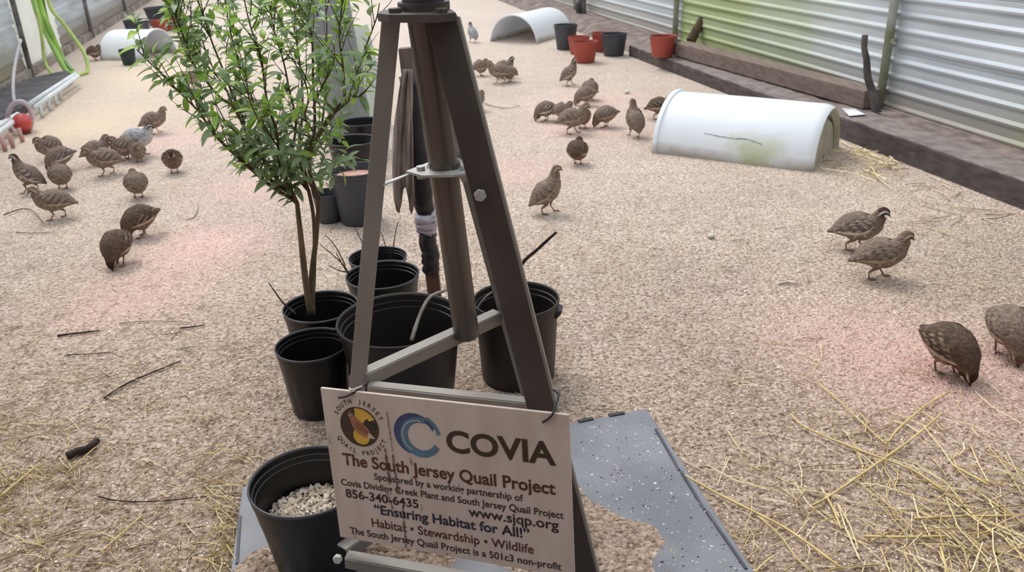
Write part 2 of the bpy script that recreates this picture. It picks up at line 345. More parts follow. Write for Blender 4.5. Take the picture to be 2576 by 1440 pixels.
cln=metal_mat('fence_clean',(216,222,226),(168,182,110),(3.0,.2,1.2),.55,.35)
clnL=metal_mat('fence_left_metal',(232,236,238),(190,186,150),(7,.1,.9),.3,.3)
translucent(clnL,.6)
upg=mat('upper_sheet',(150,156,152),.6,.2,col2=(128,138,118),scale=4)
postm=mat('post_pipe',(184,186,178),.5,.2,col2=(140,150,112),scale=7,bump=.2)
root=bpy.data.objects.new('wall_right',None); COL.objects.link(root); root['kind']='structure'
R_POST=[2.05,5.08,8.15,11.3,14.4,17.5]
for i in range(len(R_POST)-1):
    a,b=R_POST[i],R_POST[i+1]
    ribbed(rx,a-.02,b+.02,.10,.80,1,off=.0).build('metal_panel',alg if i==1 else cln,root)
    ribbed(rx,a-.02,b+.02,.785,1.95,1,off=.02).build('upper_panel',upg,root)
ribbed(rx,-1.0,2.05,.10,.84,1).build('metal_panel',cln,root); ribbed(rx,-1,2.05,.82,1.95,1,off=.02).build('upper_panel',upg,root)
for y in R_POST:
    MB().tube([(rx(y)-.045,y,.0),(rx(y)-.045,y,2.0)],.026,12).build('post',postm,root,smooth=True)
    MB().bar((rx(y)-.05,y-.055,.5),(rx(y)-.01,y-.0,.5),.02,.02,(0,0,1)).build('post_clip',postm,root)
root=bpy.data.objects.new('wall_left',None); COL.objects.link(root); root['kind']='structure'
L_POST=[4.9,8.0,10.9,13.6,16.5]
whitem=mat('white_board',(248,248,244),.5,col2=(238,238,230),scale=3); translucent(whitem,.6)
for i in range(len(L_POST)-1):
    a,b=L_POST[i],L_POST[i+1]
    if i==1:
        ribbed(lx,9.45,b,.08,2.0,-1,pitch=.1).build('metal_panel',clnL,root)
        mb=MB(); mb.hexa([(lx(8.05),8.05,.05),(lx(8.05)-.03,8.05,.05),(lx(9.45)-.03,9.45,.05),(lx(9.45),9.45,.05),(lx(8.05),8.05,2),(lx(8.05)-.03,8.05,2),(lx(9.45)-.03,9.45,2),(lx(9.45),9.45,2)]); mb.build('white_door_board',whitem,root,bevel=.004)
        for y in (8.75,): MB().box((lx(y)-.005,y-.02,.05),(lx(y)+.02,y+.02,2)).build('board_batten',whitem,root)
    else: ribbed(lx,a,b,.08,2.0,-1,pitch=.1).build('metal_panel',clnL,root)
ribbed(lx,1,4.9,.08,2.0,-1,pitch=.1).build('metal_panel',clnL,root)
dpost=mat('dark_post',(140,136,136),.8,col2=(70,66,62),scale=6,bump=.3)
for i in range(len(L_POST)):
    y=L_POST[i]; MB().tube([(lx(y)+.04,y,0),(lx(y)+.04,y,2.0)],.024,10).build('post',dpost,root,smooth=True)
for a,b in ((1,4.9),(4.9,8.0),(8.0,10.9),(10.9,13.6),(13.6,16.5)):
    seg_box(lambda y:lx(y)-.02,lambda y:lx(y)+.05,a,b,0,.08).build('base_board',mat('base_board',(170,158,146),.85,col2=(120,108,98),scale=6),root)
root=bpy.data.objects.new('wall_back',None); COL.objects.link(root); root['kind']='structure'
for i in range(5): 
    y=17.6; MB().box((-7.6+i*1.75,y,0),(-5.86+i*1.75,y+.03,1.9)).build('metal_panel',clnL,root,bevel=.004)
# unseen wall and roof added behind/above the viewpoint to shade the foreground
shade_mat=mat('shade_board',(150,138,126),.8,col2=(120,108,98),scale=5,stretch=(1,1,.2))
o=MB().box((-4.2,-1.6,0),(4.2,-1.5,2.6)).build('shade_wall',shade_mat); o['kind']='structure'
o=MB().hexa([(-4.2,-1.6,2.45),(4.2,-1.6,2.45),(4.2,-.1,2.5),(-4.2,-.1,2.5),(-4.2,-1.6,2.5),(4.2,-1.6,2.5),(4.2,-.1,2.55),(-4.2,-.1,2.55)]).build('shade_roof',shade_mat); o['kind']='structure'

# ------------------------------------------------------------ tripod tower
steel=mat('bronze_steel',(150,144,136),.5,.25,col2=(134,126,118),scale=5,bump=.05,bscale=120)
steeld=mat('painted_steel_dark',(84,76,70),.5,.25,col2=(68,58,53),scale=7,bump=.1,bscale=90)
galv=mat('galvanised',(206,204,198),.45,.35,col2=(180,178,174),scale=20)
pipem=mat('pipe_steel',(112,104,96),.36,.45,col2=(90,82,75),scale=4,stretch=(1,1,.2))
Lb=G(900,965,.45); Rb=G(1363,1030,.45); Kb=G(1276,800,.45)
Lt=PY(984,45,1.40); Rt=PY(1110,45,1.365); Kt=PY(1074,45,1.47)
tt=thing('tripod_tower','tall bronze steel tripod stand carrying the printed sign board','stand',(-.09,1.41,0))
def ext(a,b,z):
    t=(z-b.z)/(a.z-b.z); return b+(a-b)*t
def angle_leg(top,mid,wf,ws,side,m,th=.004,wdir=None,sdir=None):
    foot=ext(top,mid,.012); wd=wdir.normalized(); mb=MB()
    mb.bar(foot,top,wf,th,wd)
    e=wd*side*(wf/2-th/2); sd=sdir.normalized()
    mb.bar(foot+e+sd*ws/2,top+e+sd*ws/2,th,ws,wd)
    o=mb.build('leg',m,tt,bevel=.0012)
    if m is steeld:
        e2=wd*side*(wf/2+.0012); MB().bar(foot+e2+sd*.006,top+e2+sd*.006,.0045,.016,wd).build('leg_edge_skylit',steel,tt)  # flange edge in paler steel, imitating sky reflected along it
    MB().box((foot.x-.03,foot.y-.03,.006),(foot.x+.03,foot.y+.03,.014)).build('foot_plate',galv,tt,bevel=.001)
    return o
fd=(Rb-Lb); fd.z=0; fd.normalize(); bk=Vector((-fd.y,fd.x,0))
angle_leg(Lt,Lb,.030,.030,-1,steel,wdir=Vector((.98,.1,0)),sdir=Vector((.2,1,0)))
angle_leg(Rt,Rb,.050,.030,1,steeld,wdir=Vector((.99,-.12,0)),sdir=Vector((.10,1,0)))
angle_leg(Kt,Kb,.034,.030,1,steel,wdir=Vector((.9,-.3,0)),sdir=Vector((0,-1,0)))
def brace(a,b,w=.026,t=.004,name='brace'):
    mb=MB(); mb.bar(a,b,t,w,Vector((b-a)).cross(Vector((0,0,1)))); 
    n=Vector((b-a)).cross(Vector((0,0,1))).normalized(); n=n if n.y>0 else -n
    off=Vector((0,0,w/2)); mb.bar(a+off+n*w/2,b+off+n*w/2,w,t,n)
    return mb.build(name,steel,tt,bevel=.001)
zb=.455
def at(top,mid,z): return ext(top,mid,z)
bL=G(925,958,.46); bK=G(1262,802,.46); bR=at(Rt,Rb,.46)
brace(bL,bK); brace(at(Kt,Kb,.46),bR)
brace(G(925,985,.445),G(1345,1030,.445),w=.02)
lowz=.145
fl_=PY(868,1418,1.22); fr_=PY(1440,1520,1.13)
brace(fl_,fr_,w=.022)
Kf=ext(Kt,Kb,.14); brace(fl_+Vector((0,.02,0)),Kf)
# plates
def plate(poly,z,th,name,m):
    n=len(poly); mb=MB(); mb.add([(p.x,p.y,z) for p in poly]+[(p.x,p.y,z+th) for p in poly],[tuple(reversed(range(n))),tuple(range(n,2*n))]+[(i,(i+1)%n,(i+1)%n+n,i+n) for i in range(n)])
    return mb.build(name,m,tt,bevel=.0008)
ztop=Lt.z-.002
tl=PY(950,42,1.375); tr=PY(1147,36,1.345); tb=PY(1062,30,1.50)
plate([Vector((tl.x,tl.y+.0,0)),Vector((tl.x+.02,tl.y-.025,0)),Vector((tr.x-.03,tr.y-.02,0)),Vector((tr.x,tr.y,0)),Vector((tr.x-.005,tr.y+.03,0)),Vector((tb.x+.03,tb.y,0)),Vector((tb.x-.02,tb.y,0)),Vector((tl.x,tl.y+.03,0))],ztop,.0125,'top_plate',steeld)
def bolt(p,n,r=.009,name='bolt',m=galv,h=.007):
    p=Vector(p); n=Vector(n).normalized(); MB().tube([p-n*.002,p+n*h],[r,r],6).build(name,m,tt,bevel=.0008)
zc=ztop+.0125
bolt((tl.x+.028,tl.y-.002,zc),(0,0,1),.011,m=steeld); bolt((tr.x-.022,tr.y+.0,zc),(0,0,1),.010,m=steeld)
# upper mast stub above the plate
pc=Vector(((tl.x+tr.x)/2+.008,1.41,0))
MB().tube([(pc.x,pc.y,zc),(pc.x-.012,pc.y,zc+.35)],.034,24).build('mast_stub',mat('dark_mast',(62,58,58),.6),tt,autos=True)
MB().tube([(pc.x,pc.y,zc),(pc.x,pc.y,zc+.012)],.042,24).build('mast_collar',steeld,tt,autos=True)
# central pipe
pt=PY(1066,60,1.42); pb=G(1173,838,.47); ax=(pt-pb).normalized()
MB().tube([pb-ax*.004,pt+ax*.03],.0262,32).build('center_pipe',pipem,tt,autos=True)
# guide plate around the pipe
pg=PY(1116,420,pt.y*.5+pb.y*.5); tgp=(pg.z-pb.z)/(pt.z-pb.z); pg=pb+(pt-pb)*tgp
gp=[pg+Vector(v) for v in ((-.066,-.014,0),(-.035,-.046,0),(.02,-.05,0),(.046,-.04,0),(.056,.03,0),(.02,.065,0),(-.012,.065,0))]
plate(gp,pg.z-.003,.005,'guide_plate',galv)
MB().tube([pg+Vector((0,0,.002)),pg+ax*.006],.031,28).build('pipe_ring',steeld,tt,autos=True)
la=at(Lt,Lb,pg.z); plate([pg+Vector((-.055,-.012,0)),pg+Vector((-.045,.012,0)),Vector((la.x+.01,la.y+.012,0)),Vector((la.x+.012,la.y-.004,0))],pg.z-.006,.003,'guide_arm',galv)
bolt(pg+Vector((-.040,-.012,.002)),(0,0,1),.0085); bolt(pg+Vector((.040,-.02,.002)),(0,0,1),.0085); bolt(pg+Vector((-.040,-.012,-.006)),(0,0,-1),.009,name='nut',h=.008)
ka=at(Kt,Kb,pg.z-.02); MB().bar(pg+Vector((.03,.01,-.006)),ka+Vector((0,0,-.03)),.02,.003,(1,0,0)).build('guide_arm',galv,tt)
rb_=PY(1208,491,ext(Rt,Rb,.8).y-.006); bolt(rb_,(0,-1,.1),.0105,h=.006)
bolt(PY(1262,806,ext(Kt,Kb,.46).y-.01),(0,-1,.1),.006)
bolt(PY(850,1405,1.19),(0,-1,.1),.0085)

# ------------------------------------------------------------ sign
SR=Matrix(((.93684545,.34912909,-.02072453),(-.34464154,.93164102,.1151834),(.05952169,-.10076651,.99312803)))
SP=Vector((-.12850471,1.18476283,.35681041))
sg=bpy.data.objects.new('sign_board',None); COL.objects.link(sg); sg.matrix_world=Matrix.Translation(SP)@SR.to_4x4()
tag(sg,'dirty white printed sign board tied to the front of the steel tripod','sign')
signm=mat('sign_plastic',(212,195,184),.5,col2=(194,174,160),scale=7,bump=.03,bscale=30,stretch=(3,1,.8),lo=.3,hi=.72,spec=.25)
MB().box((-.2285,0,-.153),(.2285,.006,.153)).build('board',signm,sg,bevel=.0012,local=True)
inkb=mat('ink_brown',(92,40,24),.5); inkd=mat('ink_dark',(50,36,30),.5); inko=mat('ink_olive',(62,48,24),.5); inkn=mat('ink_navy',(38,34,60),.5)
def text_mesh(s,bold=0,ext_=.0):
    cu=bpy.data.curves.new('t','FONT'); cu.body=s; cu.size=1; cu.offset=bold; cu.extrude=ext_; cu.resolution_u=4
    o=bpy.data.objects.new('t',cu); COL.objects.link(o); bpy.context.view_layer.update()
    me=bpy.data.meshes.new_from_object(o.evaluated_get(bpy.context.evaluated_depsgraph_get())); bpy.data.objects.remove(o); return me
def cap_h(bold=0):
    me=text_mesh('H',bold); z=[v.co.y for v in me.vertices]; return max(z)-min(z),min(z)
def put_text(s,u0_,u1_,v0,cap,m,bold=0,label=None,flat=True,y=-.0006):
    me=text_mesh(s,bold); X=[v.co.x for v in me.vertices]; ch,b0=cap_h(bold)
    sx=(u1_-u0_)/(max(X)-min(X)); sy=cap/ch; mn=min(X)
    for v in me.vertices: v.co=Vector((u0_+(v.co.x-mn)*sx,y,v0+(v.co.y-b0)*sy))
    me.materials.clear(); o=link('lettering',me,m,sg,True)
    if label: o['label']=label
    return o
put_text('COVIA',.010,.2047,.059,.042,inko,.028,'large dark olive lettering')
put_text('The South Jersey Quail Project',-.2009,.2012,.0045,.0240,inkb,.022,'bold brown heading lettering')
put_text('Sponsored by a working partnership of',-.139,.1435,-.0172,.0132,inkd,.014)
put_text('Covia Dividing Creek Plant and South Jersey Quail Project',-.2101,.2134,-.0388,.0134,inkd,.014)
put_text('856-340-6435',-.2035,-.0555,-.0630,.0175,inkd,.018)
put_text('www.sjqp.org',.0407,.2042,-.0620,.0190,inkd,.016)
put_text('\u201cEnsuring Habitat for All!\u201d',-.147,.1515,-.0885,.0195,inkn,.022,'bold navy lettering')
put_text('Habitat \u2022 Stewardship \u2022 Wildlife',-.1559,.1574,-.1172,.0178,inkb,.012)
put_text('The South Jersey Quail Project is a 501c3 non-profit',-.2048,.2058,-.1406,.0140,inkd,.014)
def arc_text(s,cx,cz,r,a0,a1,cap,flip=False):
    n=len(s); V=[];Fc=[]
    ch,b0=cap_h(0); k=cap/ch
    for i,chh in enumerate(s):
        if chh==' ': continue
        a=math.radians(a0+(a1-a0)*i/(n-1)); me=text_mesh(chh,.01); X=[v.co.x for v in me.vertices]; mx=(max(X)+min(X))/2
        o=len(V); rot=a-math.pi/2 if not flip else a+math.pi/2
        for v in me.vertices:
            x=(v.co.x-mx)*k*.85; z=(v.co.y-b0-(ch/2))*k
            V.append((cx+r*math.cos(a)+x*math.cos(rot)-z*math.sin(rot),-.0006,cz+r*math.sin(a)+x*math.sin(rot)+z*math.cos(rot)))
        for p in me.polygons: Fc.append(tuple(o+q for q in p.vertices))
    return link('lettering',meshof(V,Fc),inkd,sg,True)
arc_text('SOUTH JERSEY',-.1572,.0855,.0495,152,26,.0085)
arc_text('QUAIL PROJECT',-.1572,.0855,.0515,212,333,.0085,True)
def flat_poly(pts,m,name,y,parent=sg,label=None):
    n=len(pts); o=link(name,meshof([(a,y,b) for a,b in pts],[tuple(reversed(range(n)))]),m,parent,True)
    if label:o['label']=label
    return o
cx,cz,cr=-.1572,.0855,.0385
emb=flat_poly([(cx+cr*math.cos(t*math.pi/32),cz+cr*math.sin(t*math.pi/32)) for t in range(64)],mat('emblem_dark',(66,48,34),.5),'round_emblem',-.0005,label='dark round emblem with a yellow shape and a bird')
yl=mat('emblem_yellow',(226,176,66),.5); bdm=mat('emblem_bird',(168,112,82),.5)
def ring(cx,cz,r,a0,a1,n=24): return [(cx+r*math.cos(math.radians(a0+(a1-a0)*i/n)),cz+r*math.sin(math.radians(a0+(a1-a0)*i/n))) for i in range(n+1)]
def child2(pts,m,name,y):
    n=len(pts); o=link(name,meshof([(a,y,b) for a,b in pts],[tuple(reversed(range(n)))]),m,emb,True); return o
child2(ring(cx,cz,.0362,100,28,14)[::-1]+[(cx-.006,cz+.004)][::1],yl,'yellow_shape',-.0009)
child2(ring(cx+.002,cz-.018,.0165,0,360,20),yl,'yellow_shape',-.0008)
body=[(-.020,.020),(-.019,.026),(-.014,.029),(-.009,.027),(-.006,.021),(.000,.014),(.008,.008),(.016,.000),(.022,-.010),(.031,-.019),(.024,-.019),(.014,-.019),(.006,-.018),(-.004,-.013),(-.011,-.005),(-.015,.004),(-.016,.012)]
child2([(cx+a,cz+b) for a,b in body][::-1],bdm,'bird_body',-.0012)
child2([(cx-.016,cz+.024),(cx-.0125,cz+.0285),(cx-.0085,cz+.0262),(cx-.0095,cz+.0215),(cx-.014,cz+.0205)],mat('emblem_head',(70,52,44),.5),'bird_head',-.0015)
child2([(cx-.017,cz+.0218),(cx-.0105,cz+.0250),(cx-.0100,cz+.0235),(cx-.0165,cz+.0202)],mat('emblem_stripe',(214,204,190),.5),'head_stripe',-.0018)
child2([(cx-.004,cz+.010),(cx+.010,cz+.002),(cx+.020,cz-.011),(cx+.012,cz-.012),(cx+.000,cz-.006),(cx-.008,cz+.004)],mat('emblem_wing',(138,84,64),.5),'bird_wing',-.0015)
child2([(cx+.018,cz-.008),(cx+.031,cz-.019),(cx+.024,cz-.020),(cx+.014,cz-.019)],mat('emblem_tail',(196,176,160),.5),'bird_tail',-.0017)
child2([(cx+.010,cz+.012),(cx+.018,cz+.018),(cx+.022,cz+.010),(cx+.034,cz+.008),(cx+.030,cz-.004),(cx+.020,cz-.002)],mat('emblem_leaf',(46,36,28),.5),'dark_leaf',-.0011)
# double ring logo
def crescent(c0,r0_,c1,r1_,a0,a1,m,y,n=40):
    V=[];Fc=[]
    for i in range(n+1):
        a=math.radians(a0+(a1-a0)*i/n)
        V.append((c0[0]+r0_*math.cos(a),y,c0[1]+r0_*math.sin(a))); V.append((c1[0]+r1_*math.cos(a),y,c1[1]+r1_*math.sin(a)))
    for i in range(n): Fc.append((2*i,2*i+1,2*i+3,2*i+2))
    return link('ring_logo',meshof(V,Fc),m,sg,True)
navy=mat('logo_navy',(66,74,118),.5); teal=mat('logo_teal',(88,128,150),.5)
crescent((-.0490,.0845),.0400,(-.0430,.0820),.0310,22,252,navy,-.0006)['label']='dark blue arc of the ring logo'
crescent((-.0385,.0800),.0385,(-.0365,.0815),.0265,72,332,teal,-.0008)['label']='teal arc of the ring logo'
crescent((-.0400,.0835),.0400,(-.0400,.0835),.0335,8,66,teal,-.0009)['label']='teal tip of the ring logo'
crescent((-.0425,.0815),.0310,(-.0425,.0815),.0293,75,245,signm,-.0011)
# dirt runs
dirt=mat('sign_dirt',(72,48,34),.8,col2=(120,94,78),scale=60)
def drip(pts,wd,seed):
    random.seed(seed); V=[];Fc=[]; P=smoothpts([Vector((a,0,b)) for a,b in pts],7)
    for i,p in enumerate(P):
        ww=wd*random.uniform(.25,1.0)*(1 if i<len(P)-2 else .4); c=random.uniform(-.0006,.0006); V+=[(p.x-ww+c,-.0018,p.z),(p.x+ww+c,-.0018,p.z)]
    for i in range(len(P)-1): Fc.append((2*i,2*i+1,2*i+3,2*i+2))
    link('dirt_streak',meshof(V,Fc),dirt,sg,True)
drip([(-.0985,.122),(-.097,.09),(-.0955,.06),(-.0955,.045)],.0011,1); drip([(-.0955,.04),(-.096,.02),(-.0945,-.01),(-.093,-.04)],.0021,2)
drip([(-.110,.05),(-.1095,.025),(-.1085,-.005),(-.108,-.022)],.0022,3); drip([(-.118,-.035),(-.114,-.048),(-.110,-.062),(-.108,-.074)],.0012,4)
drip([(-.087,-.062),(-.088,-.085),(-.0885,-.12),(-.0895,-.152)],.0018,5); drip([(-.049,-.052),(-.0495,-.068)],.0010,6); drip([(-.2205,.0590),(-.2230,.050),(-.2200,.044)],.0008,7); drip([(-.062,.04),(-.0605,.02)],.0012,8)
drip([(.027,.0),(.028,-.012)],.0009,9); drip([(-.0065,-.145),(-.009,-.156)],.0010,10); drip([(-.198,-.132),(-.194,-.153)],.0009,11)
random.seed(11)
tiem=mat('cable_tie_black',(26,24,26),.5)
for pts in ([(-.190,-.004,.1400),(-.172,-.006,.1455),(-.158,.002,.153),(-.150,.03,.158),(-.165,.05,.157)],[(.186,-.004,.137),(.197,-.005,.146),(.2035,-.002,.155),(.2035,.03,.17),(.19,.05,.17)]):
    MB().tube(smoothpts(pts,4),.0021,6).build('cable_tie',tiem,sg,smooth=True,local=True)
MB().tube(smoothpts([(-.176,.012,.152),(-.160,-.003,.158),(-.148,.01,.160)],4),.0018,6).build('cable_tie',mat('cable_tie_white',(210,206,200),.5),sg,smooth=True,local=True)['label']='white cable tie'

# ------------------------------------------------------------ plastic mat under the tripod
A=G(1625,1038);B=G(612,1235); e=Vector((.19,-.98,0)).normalized(); Cc=A+e*1.3; D=B+e*1.1
mt=bpy.data.objects.new('ground_sheet',None); COL.objects.link(mt); mt.location=(-.05,1.3,0); tag(mt,'flat grey plastic panel lying on the gravel under the tripod','sheet')
mm_=bpy.data.materials.new('grey_panel'); mm_.use_nodes=True; N=mm_.node_tree.nodes; L=mm_.node_tree.links; b=N['Principled BSDF']; b.inputs['Roughness'].default_value=.5
t=N.new('ShaderNodeTexCoord'); n=N.new('ShaderNodeTexNoise'); n.inputs['Scale'].default_value=5; n.inputs['Detail'].default_value=8; L.new(t.outputs['Object'],n.inputs[0])
r=N.new('ShaderNodeValToRGB'); r.color_ramp.elements[0].position=.36; r.color_ramp.elements[0].color=lin((106,108,114)); r.color_ramp.elements[1].position=.64; r.color_ramp.elements[1].color=lin((130,130,136)); L.new(n.outputs[0],r.inputs[0])
n2=N.new('ShaderNodeTexNoise'); n2.inputs['Scale'].default_value=160; L.new(t.outputs['Object'],n2.inputs[0])
r2=N.new('ShaderNodeValToRGB'); r2.color_ramp.elements[0].position=.72; r2.color_ramp.elements[1].position=.75; L.new(n2.outputs[0],r2.inputs[0])
x=N.new('ShaderNodeMix'); x.data_type='RGBA'; L.new(r2.outputs[0],x.inputs[0]); L.new(r.outputs[0],x.inputs[6]); x.inputs[7].default_value=lin((196,186,176)); L.new(x.outputs[2],b.inputs['Base Color'])
mb=MB(); mb.hexa([(B.x,B.y,0),(D.x,D.y,0),(Cc.x,Cc.y,0),(A.x,A.y,0),(B.x,B.y,.012),(D.x,D.y,.012),(Cc.x,Cc.y,.012),(A.x,A.y,.012)][0:4][::1]+[(B.x,B.y,.012),(D.x,D.y,.012),(Cc.x,Cc.y,.012),(A.x,A.y,.012)])
mb.build('sheet',mm_,mt,bevel=.002)
blk=mat('black_plastic_clip',(36,34,38),.5)
for q0,q1 in (((1455,1062),(1492,1054)),((1532,1047),(1570,1040))):
    a=G(*q0,.012);b2=G(*q1,.012); MB().bar(a,b2,.006,.012,(0,0,1)).build('edge_clip',blk,mt)
rail=[G(1648,1082,.012),G(1712,1190,.012),G(1776,1290,.012),G(1882,1440,.012)]
for i in range(3): MB().bar(rail[i]+Vector((.002,0,.002)),rail[i+1]-(rail[i+1]-rail[i]).normalized()*.008,.006,.006,(1,0,0)).build('edge_strip',mat('edge_strip_grey',(84,80,92),.6),mt)
a=G(604,1300,.012);b2=G(596,1420,.012); MB().bar(a,b2,.006,.006,(1,0,0)).build('edge_strip',MATS['edge_strip_grey'],mt)
# dirt heaps on the panel
def heap(poly,name,label,h=.014,n=26):
    P=[G(*q,.012) for q in poly]; cxy=sum((Vector((p.x,p.y,0)) for p in P),Vector())/len(P)
    V=[(cxy.x,cxy.y,.012+h)];Fc=[];R=5; K=len(P)*4; PP=smoothpts(P+[P[0]],4)[:-1]; K=len(PP)
    for i in range(1,R+1):
        f=i/R
        for p in PP:
            q=cxy.lerp(Vector((p.x,p.y,0)),f*(1+random.uniform(-.03,.03))); V.append((q.x,q.y,.0122+h*(1-f**2)*random.uniform(.7,1.2)))
    for k in range(K): Fc.append((0,1+k,1+(k+1)%K))
    for i in range(R-1):
        for k in range(K):
            a=1+i*K+k;bq=1+i*K+(k+1)%K; Fc.append((a,a+K,bq+K,bq))
    o=link(name,meshof(V,Fc,True),gm); tag(o,label,'dirt',kind='stuff'); return o
heap([(1455,1215),(1475,1250),(1560,1300),(1640,1322),(1668,1370),(1640,1420),(1655,1475),(1540,1520),(1380,1500),(1300,1440),(1200,1400),(1180,1330),(1300,1260)],'dirt_patch','tan dirt spilled on the grey panel right of the sign')
heap([(625,1395),(680,1375),(705,1440),(640,1500),(560,1480)],'dirt_patch','small dirt patch on the panel in the bottom left corner')
heap([(905,1330),(1000,1340),(1140,1380),(1120,1440),(1000,1430),(900,1400)],'dirt_patch','dark gritty dirt patch under the lower edge of the sign',h=.008)
def reg_poly(quad):
    def f(n):
        out=[]
        for _ in range(n):
            a,b=random.random(),random.random(); x=quad[0][0]*(1-a)*(1-b)+quad[1][0]*a*(1-b)+quad[2][0]*a*b+quad[3][0]*(1-a)*b; y=quad[0][1]*(1-a)*(1-b)+quad[1][1]*a*(1-b)+quad[2][1]*a*b+quad[3][1]*(1-a)*b
            p=G(x,y,.012); out.append((p.x,p.y))
        return np.array(out)
    return f
chips('panel_grit',700,reg_poly([(1450,1075),(1620,1045),(1880,1440),(1500,1440)]),(.0008,.0035),[(226,220,214),(60,54,54),(200,190,184),(150,140,136)],zf=lambda x,y:.012,label='scattered pale and dark grit lying on the grey panel')

# ------------------------------------------------------------ pots
blackp=mat('black_pot_plastic',(15,13,15),.36,col2=(22,19,21),scale=4,spec=.5)
brownp=mat('brown_black_pot',(40,30,28),.45,col2=(30,24,23),scale=4)
rimm=mat('pot_rim_highlight',(72,70,74),.3,col2=(54,52,56),scale=6)  # lighter tone stands in for highlights along the black pots' rims
greyp=mat('charcoal_pot',(66,68,76),.5,col2=(54,56,62),scale=4)
redp=mat('terracotta_pot',(168,76,60),.55,col2=(150,64,52),scale=4)
soilm=mat('pot_soil',(58,48,42),.95,col2=(30,26,24),scale=40,bump=1,bscale=120)
def pot(px,py,hw,ratio,m,label,fill=.25,zbase=0,tilt=None,handles=False,ribs=True,cat='pot',group=None,soil=True,tape=.76):
    rr=ray(px,py); s=(H-zbase)/(ratio*2*hw/F-rr.z); Pc=Vector((0,0,H))+rr*s; R=hw*s/F; h=Pc.z-zbase
    t=thing('plant_pot',label,cat,(Pc.x,Pc.y,zbase),0,group)
    rb=R*tape; W=.0022
    prof=[(0,.004),(rb-.008,.002),(rb,.006)]
    for k in range(1,9): f=k/9; prof.append((rb+(R*.95-rb)*f,.006+(h*.88-.006)*f))
    prof+=[(R*.955,h*.9),(R*.972,h*.905),(R*.985,h*.985)]
    # inside, stepped like a nursery pot
    inn=[(R*.958,h*.985),(R*.945,h*.93),(R*.925,h*.925),(R*.915,h*.87),(R*.898,h*.865)]
    rin=lambda z: rb*.97+(R*.9-rb*.97)*z/h
    inn+=[(rin(h*.6)-.001,h*.6),(rin(h*.5)-.004,h*.49),(rin(h*fill)-.004,h*fill),(0,h*fill*.96)]
    mb=MB(); nn=56; mb.lathe(prof+inn,nn)
    if ribs:
        o0=0
        for i in range(3,9):
            for k in range(nn):
                v=mb.v[i*nn+k]; 
                if k%4<2: v.x*=.982; v.y*=.982
    o=mb.build('pot_body',m,t,autos=True,local=True)
    MB().lathe([(R*.955,h*.982),(R*.99,h*.975),(R*1.0,h*.99),(R*.992,h*1.006),(R*.968,h*1.006),(R*.955,h*.982)],nn).build('rim',rimm if m is blackp else m,t,smooth=True,local=True)
    if soil: 
        mb=MB(); mb.lathe([(rin(h*fill)-.002,h*fill),(R*.5,h*(fill+.03)),(.001,h*(fill+.045))],32)
        for v in mb.v: v.z+=random.uniform(-.004,.004)
        mb.build('soil',soilm,t,smooth=True,local=True)
    if handles:
        for a in (-.15,math.pi-.15):
            c=Vector((math.cos(a),math.sin(a),0)); q=Vector((-math.sin(a),math.cos(a),0))
            MB().hexa([c*(R*.93)-q*.03+Vector((0,0,h*.80)),c*(R*1.03)-q*.02+Vector((0,0,h*.84)),c*(R*1.03)+q*.02+Vector((0,0,h*.84)),c*(R*.93)+q*.03+Vector((0,0,h*.80)),c*(R*.93)-q*.03+Vector((0,0,h*.91)),c*(R*1.07)-q*.02+Vector((0,0,h*.90)),c*(R*1.07)+q*.02+Vector((0,0,h*.90)),c*(R*.93)+q*.03+Vector((0,0,h*.91))]).build('handle',m,t,bevel=.003,local=True)
    if tilt: t.rotation_euler=(tilt[0],tilt[1],0)
    return t,Pc,R,h
pA_,cA,RA,hA=pot(806,770,95,.95,blackp,'black pot holding the tall leafy shrub',fill=.45)
pot(785,866,93,1.0,blackp,'ribbed black pot in front of the shrub pot, left of the largest pot',fill=.15)
pC_,cC,RC,hC=pot(1004,802,158,.82,brownp,'largest brown black pot directly behind the tripod',fill=.2,ribs=False,handles=True)
pD_,cD,RD,hD=pot(1298,752,110,1.0,brownp,'tall dark pot with rim handles behind the right tripod leg',fill=.55,ribs=False,handles=True,tape=.86)
pE_,cE,RE,hE=pot(962,690,93,.85,blackp,'black pot with pale highlighted rim behind the largest pot',fill=.2)
pF_,cF,RF,hF=pot(950,646,74,.7,blackp,'small black pot half hidden at the back of the pot cluster, with thin twigs',fill=.3)
pG_,cG,RG,hG=pot(774,1207,148,.95,blackp,'black pot half filled with gravel standing left of the sign',fill=.62,soil=False,tape=.72)
pot(908,305,52,.9,blackp,'topmost black pot of the stack beside the grey post',fill=.5,ribs=False)
pot(885,352,62,.8,blackp,'wide black pot in the stack right of the shrub crown',fill=.5,ribs=False)
pJ_,cJ,RJ,hJ=pot(893,425,66,1.05,greyp,'charcoal pot with pinkish soil seen right of the shrub',fill=.8,ribs=False,soil=False)
o=MB().lathe([(RJ*.88,hJ*.86),(RJ*.5,hJ*.88),(.001,hJ*.9)],32).build('soil',mat('pink_soil',(196,150,134),.9,col2=(160,116,100),scale=20),pJ_,smooth=True,local=True); o['label']='pinkish dry soil'
pot(822,484,38,1.0,greyp,'small charcoal pot standing low behind the shrub stems',fill=.6)
random.seed(5)
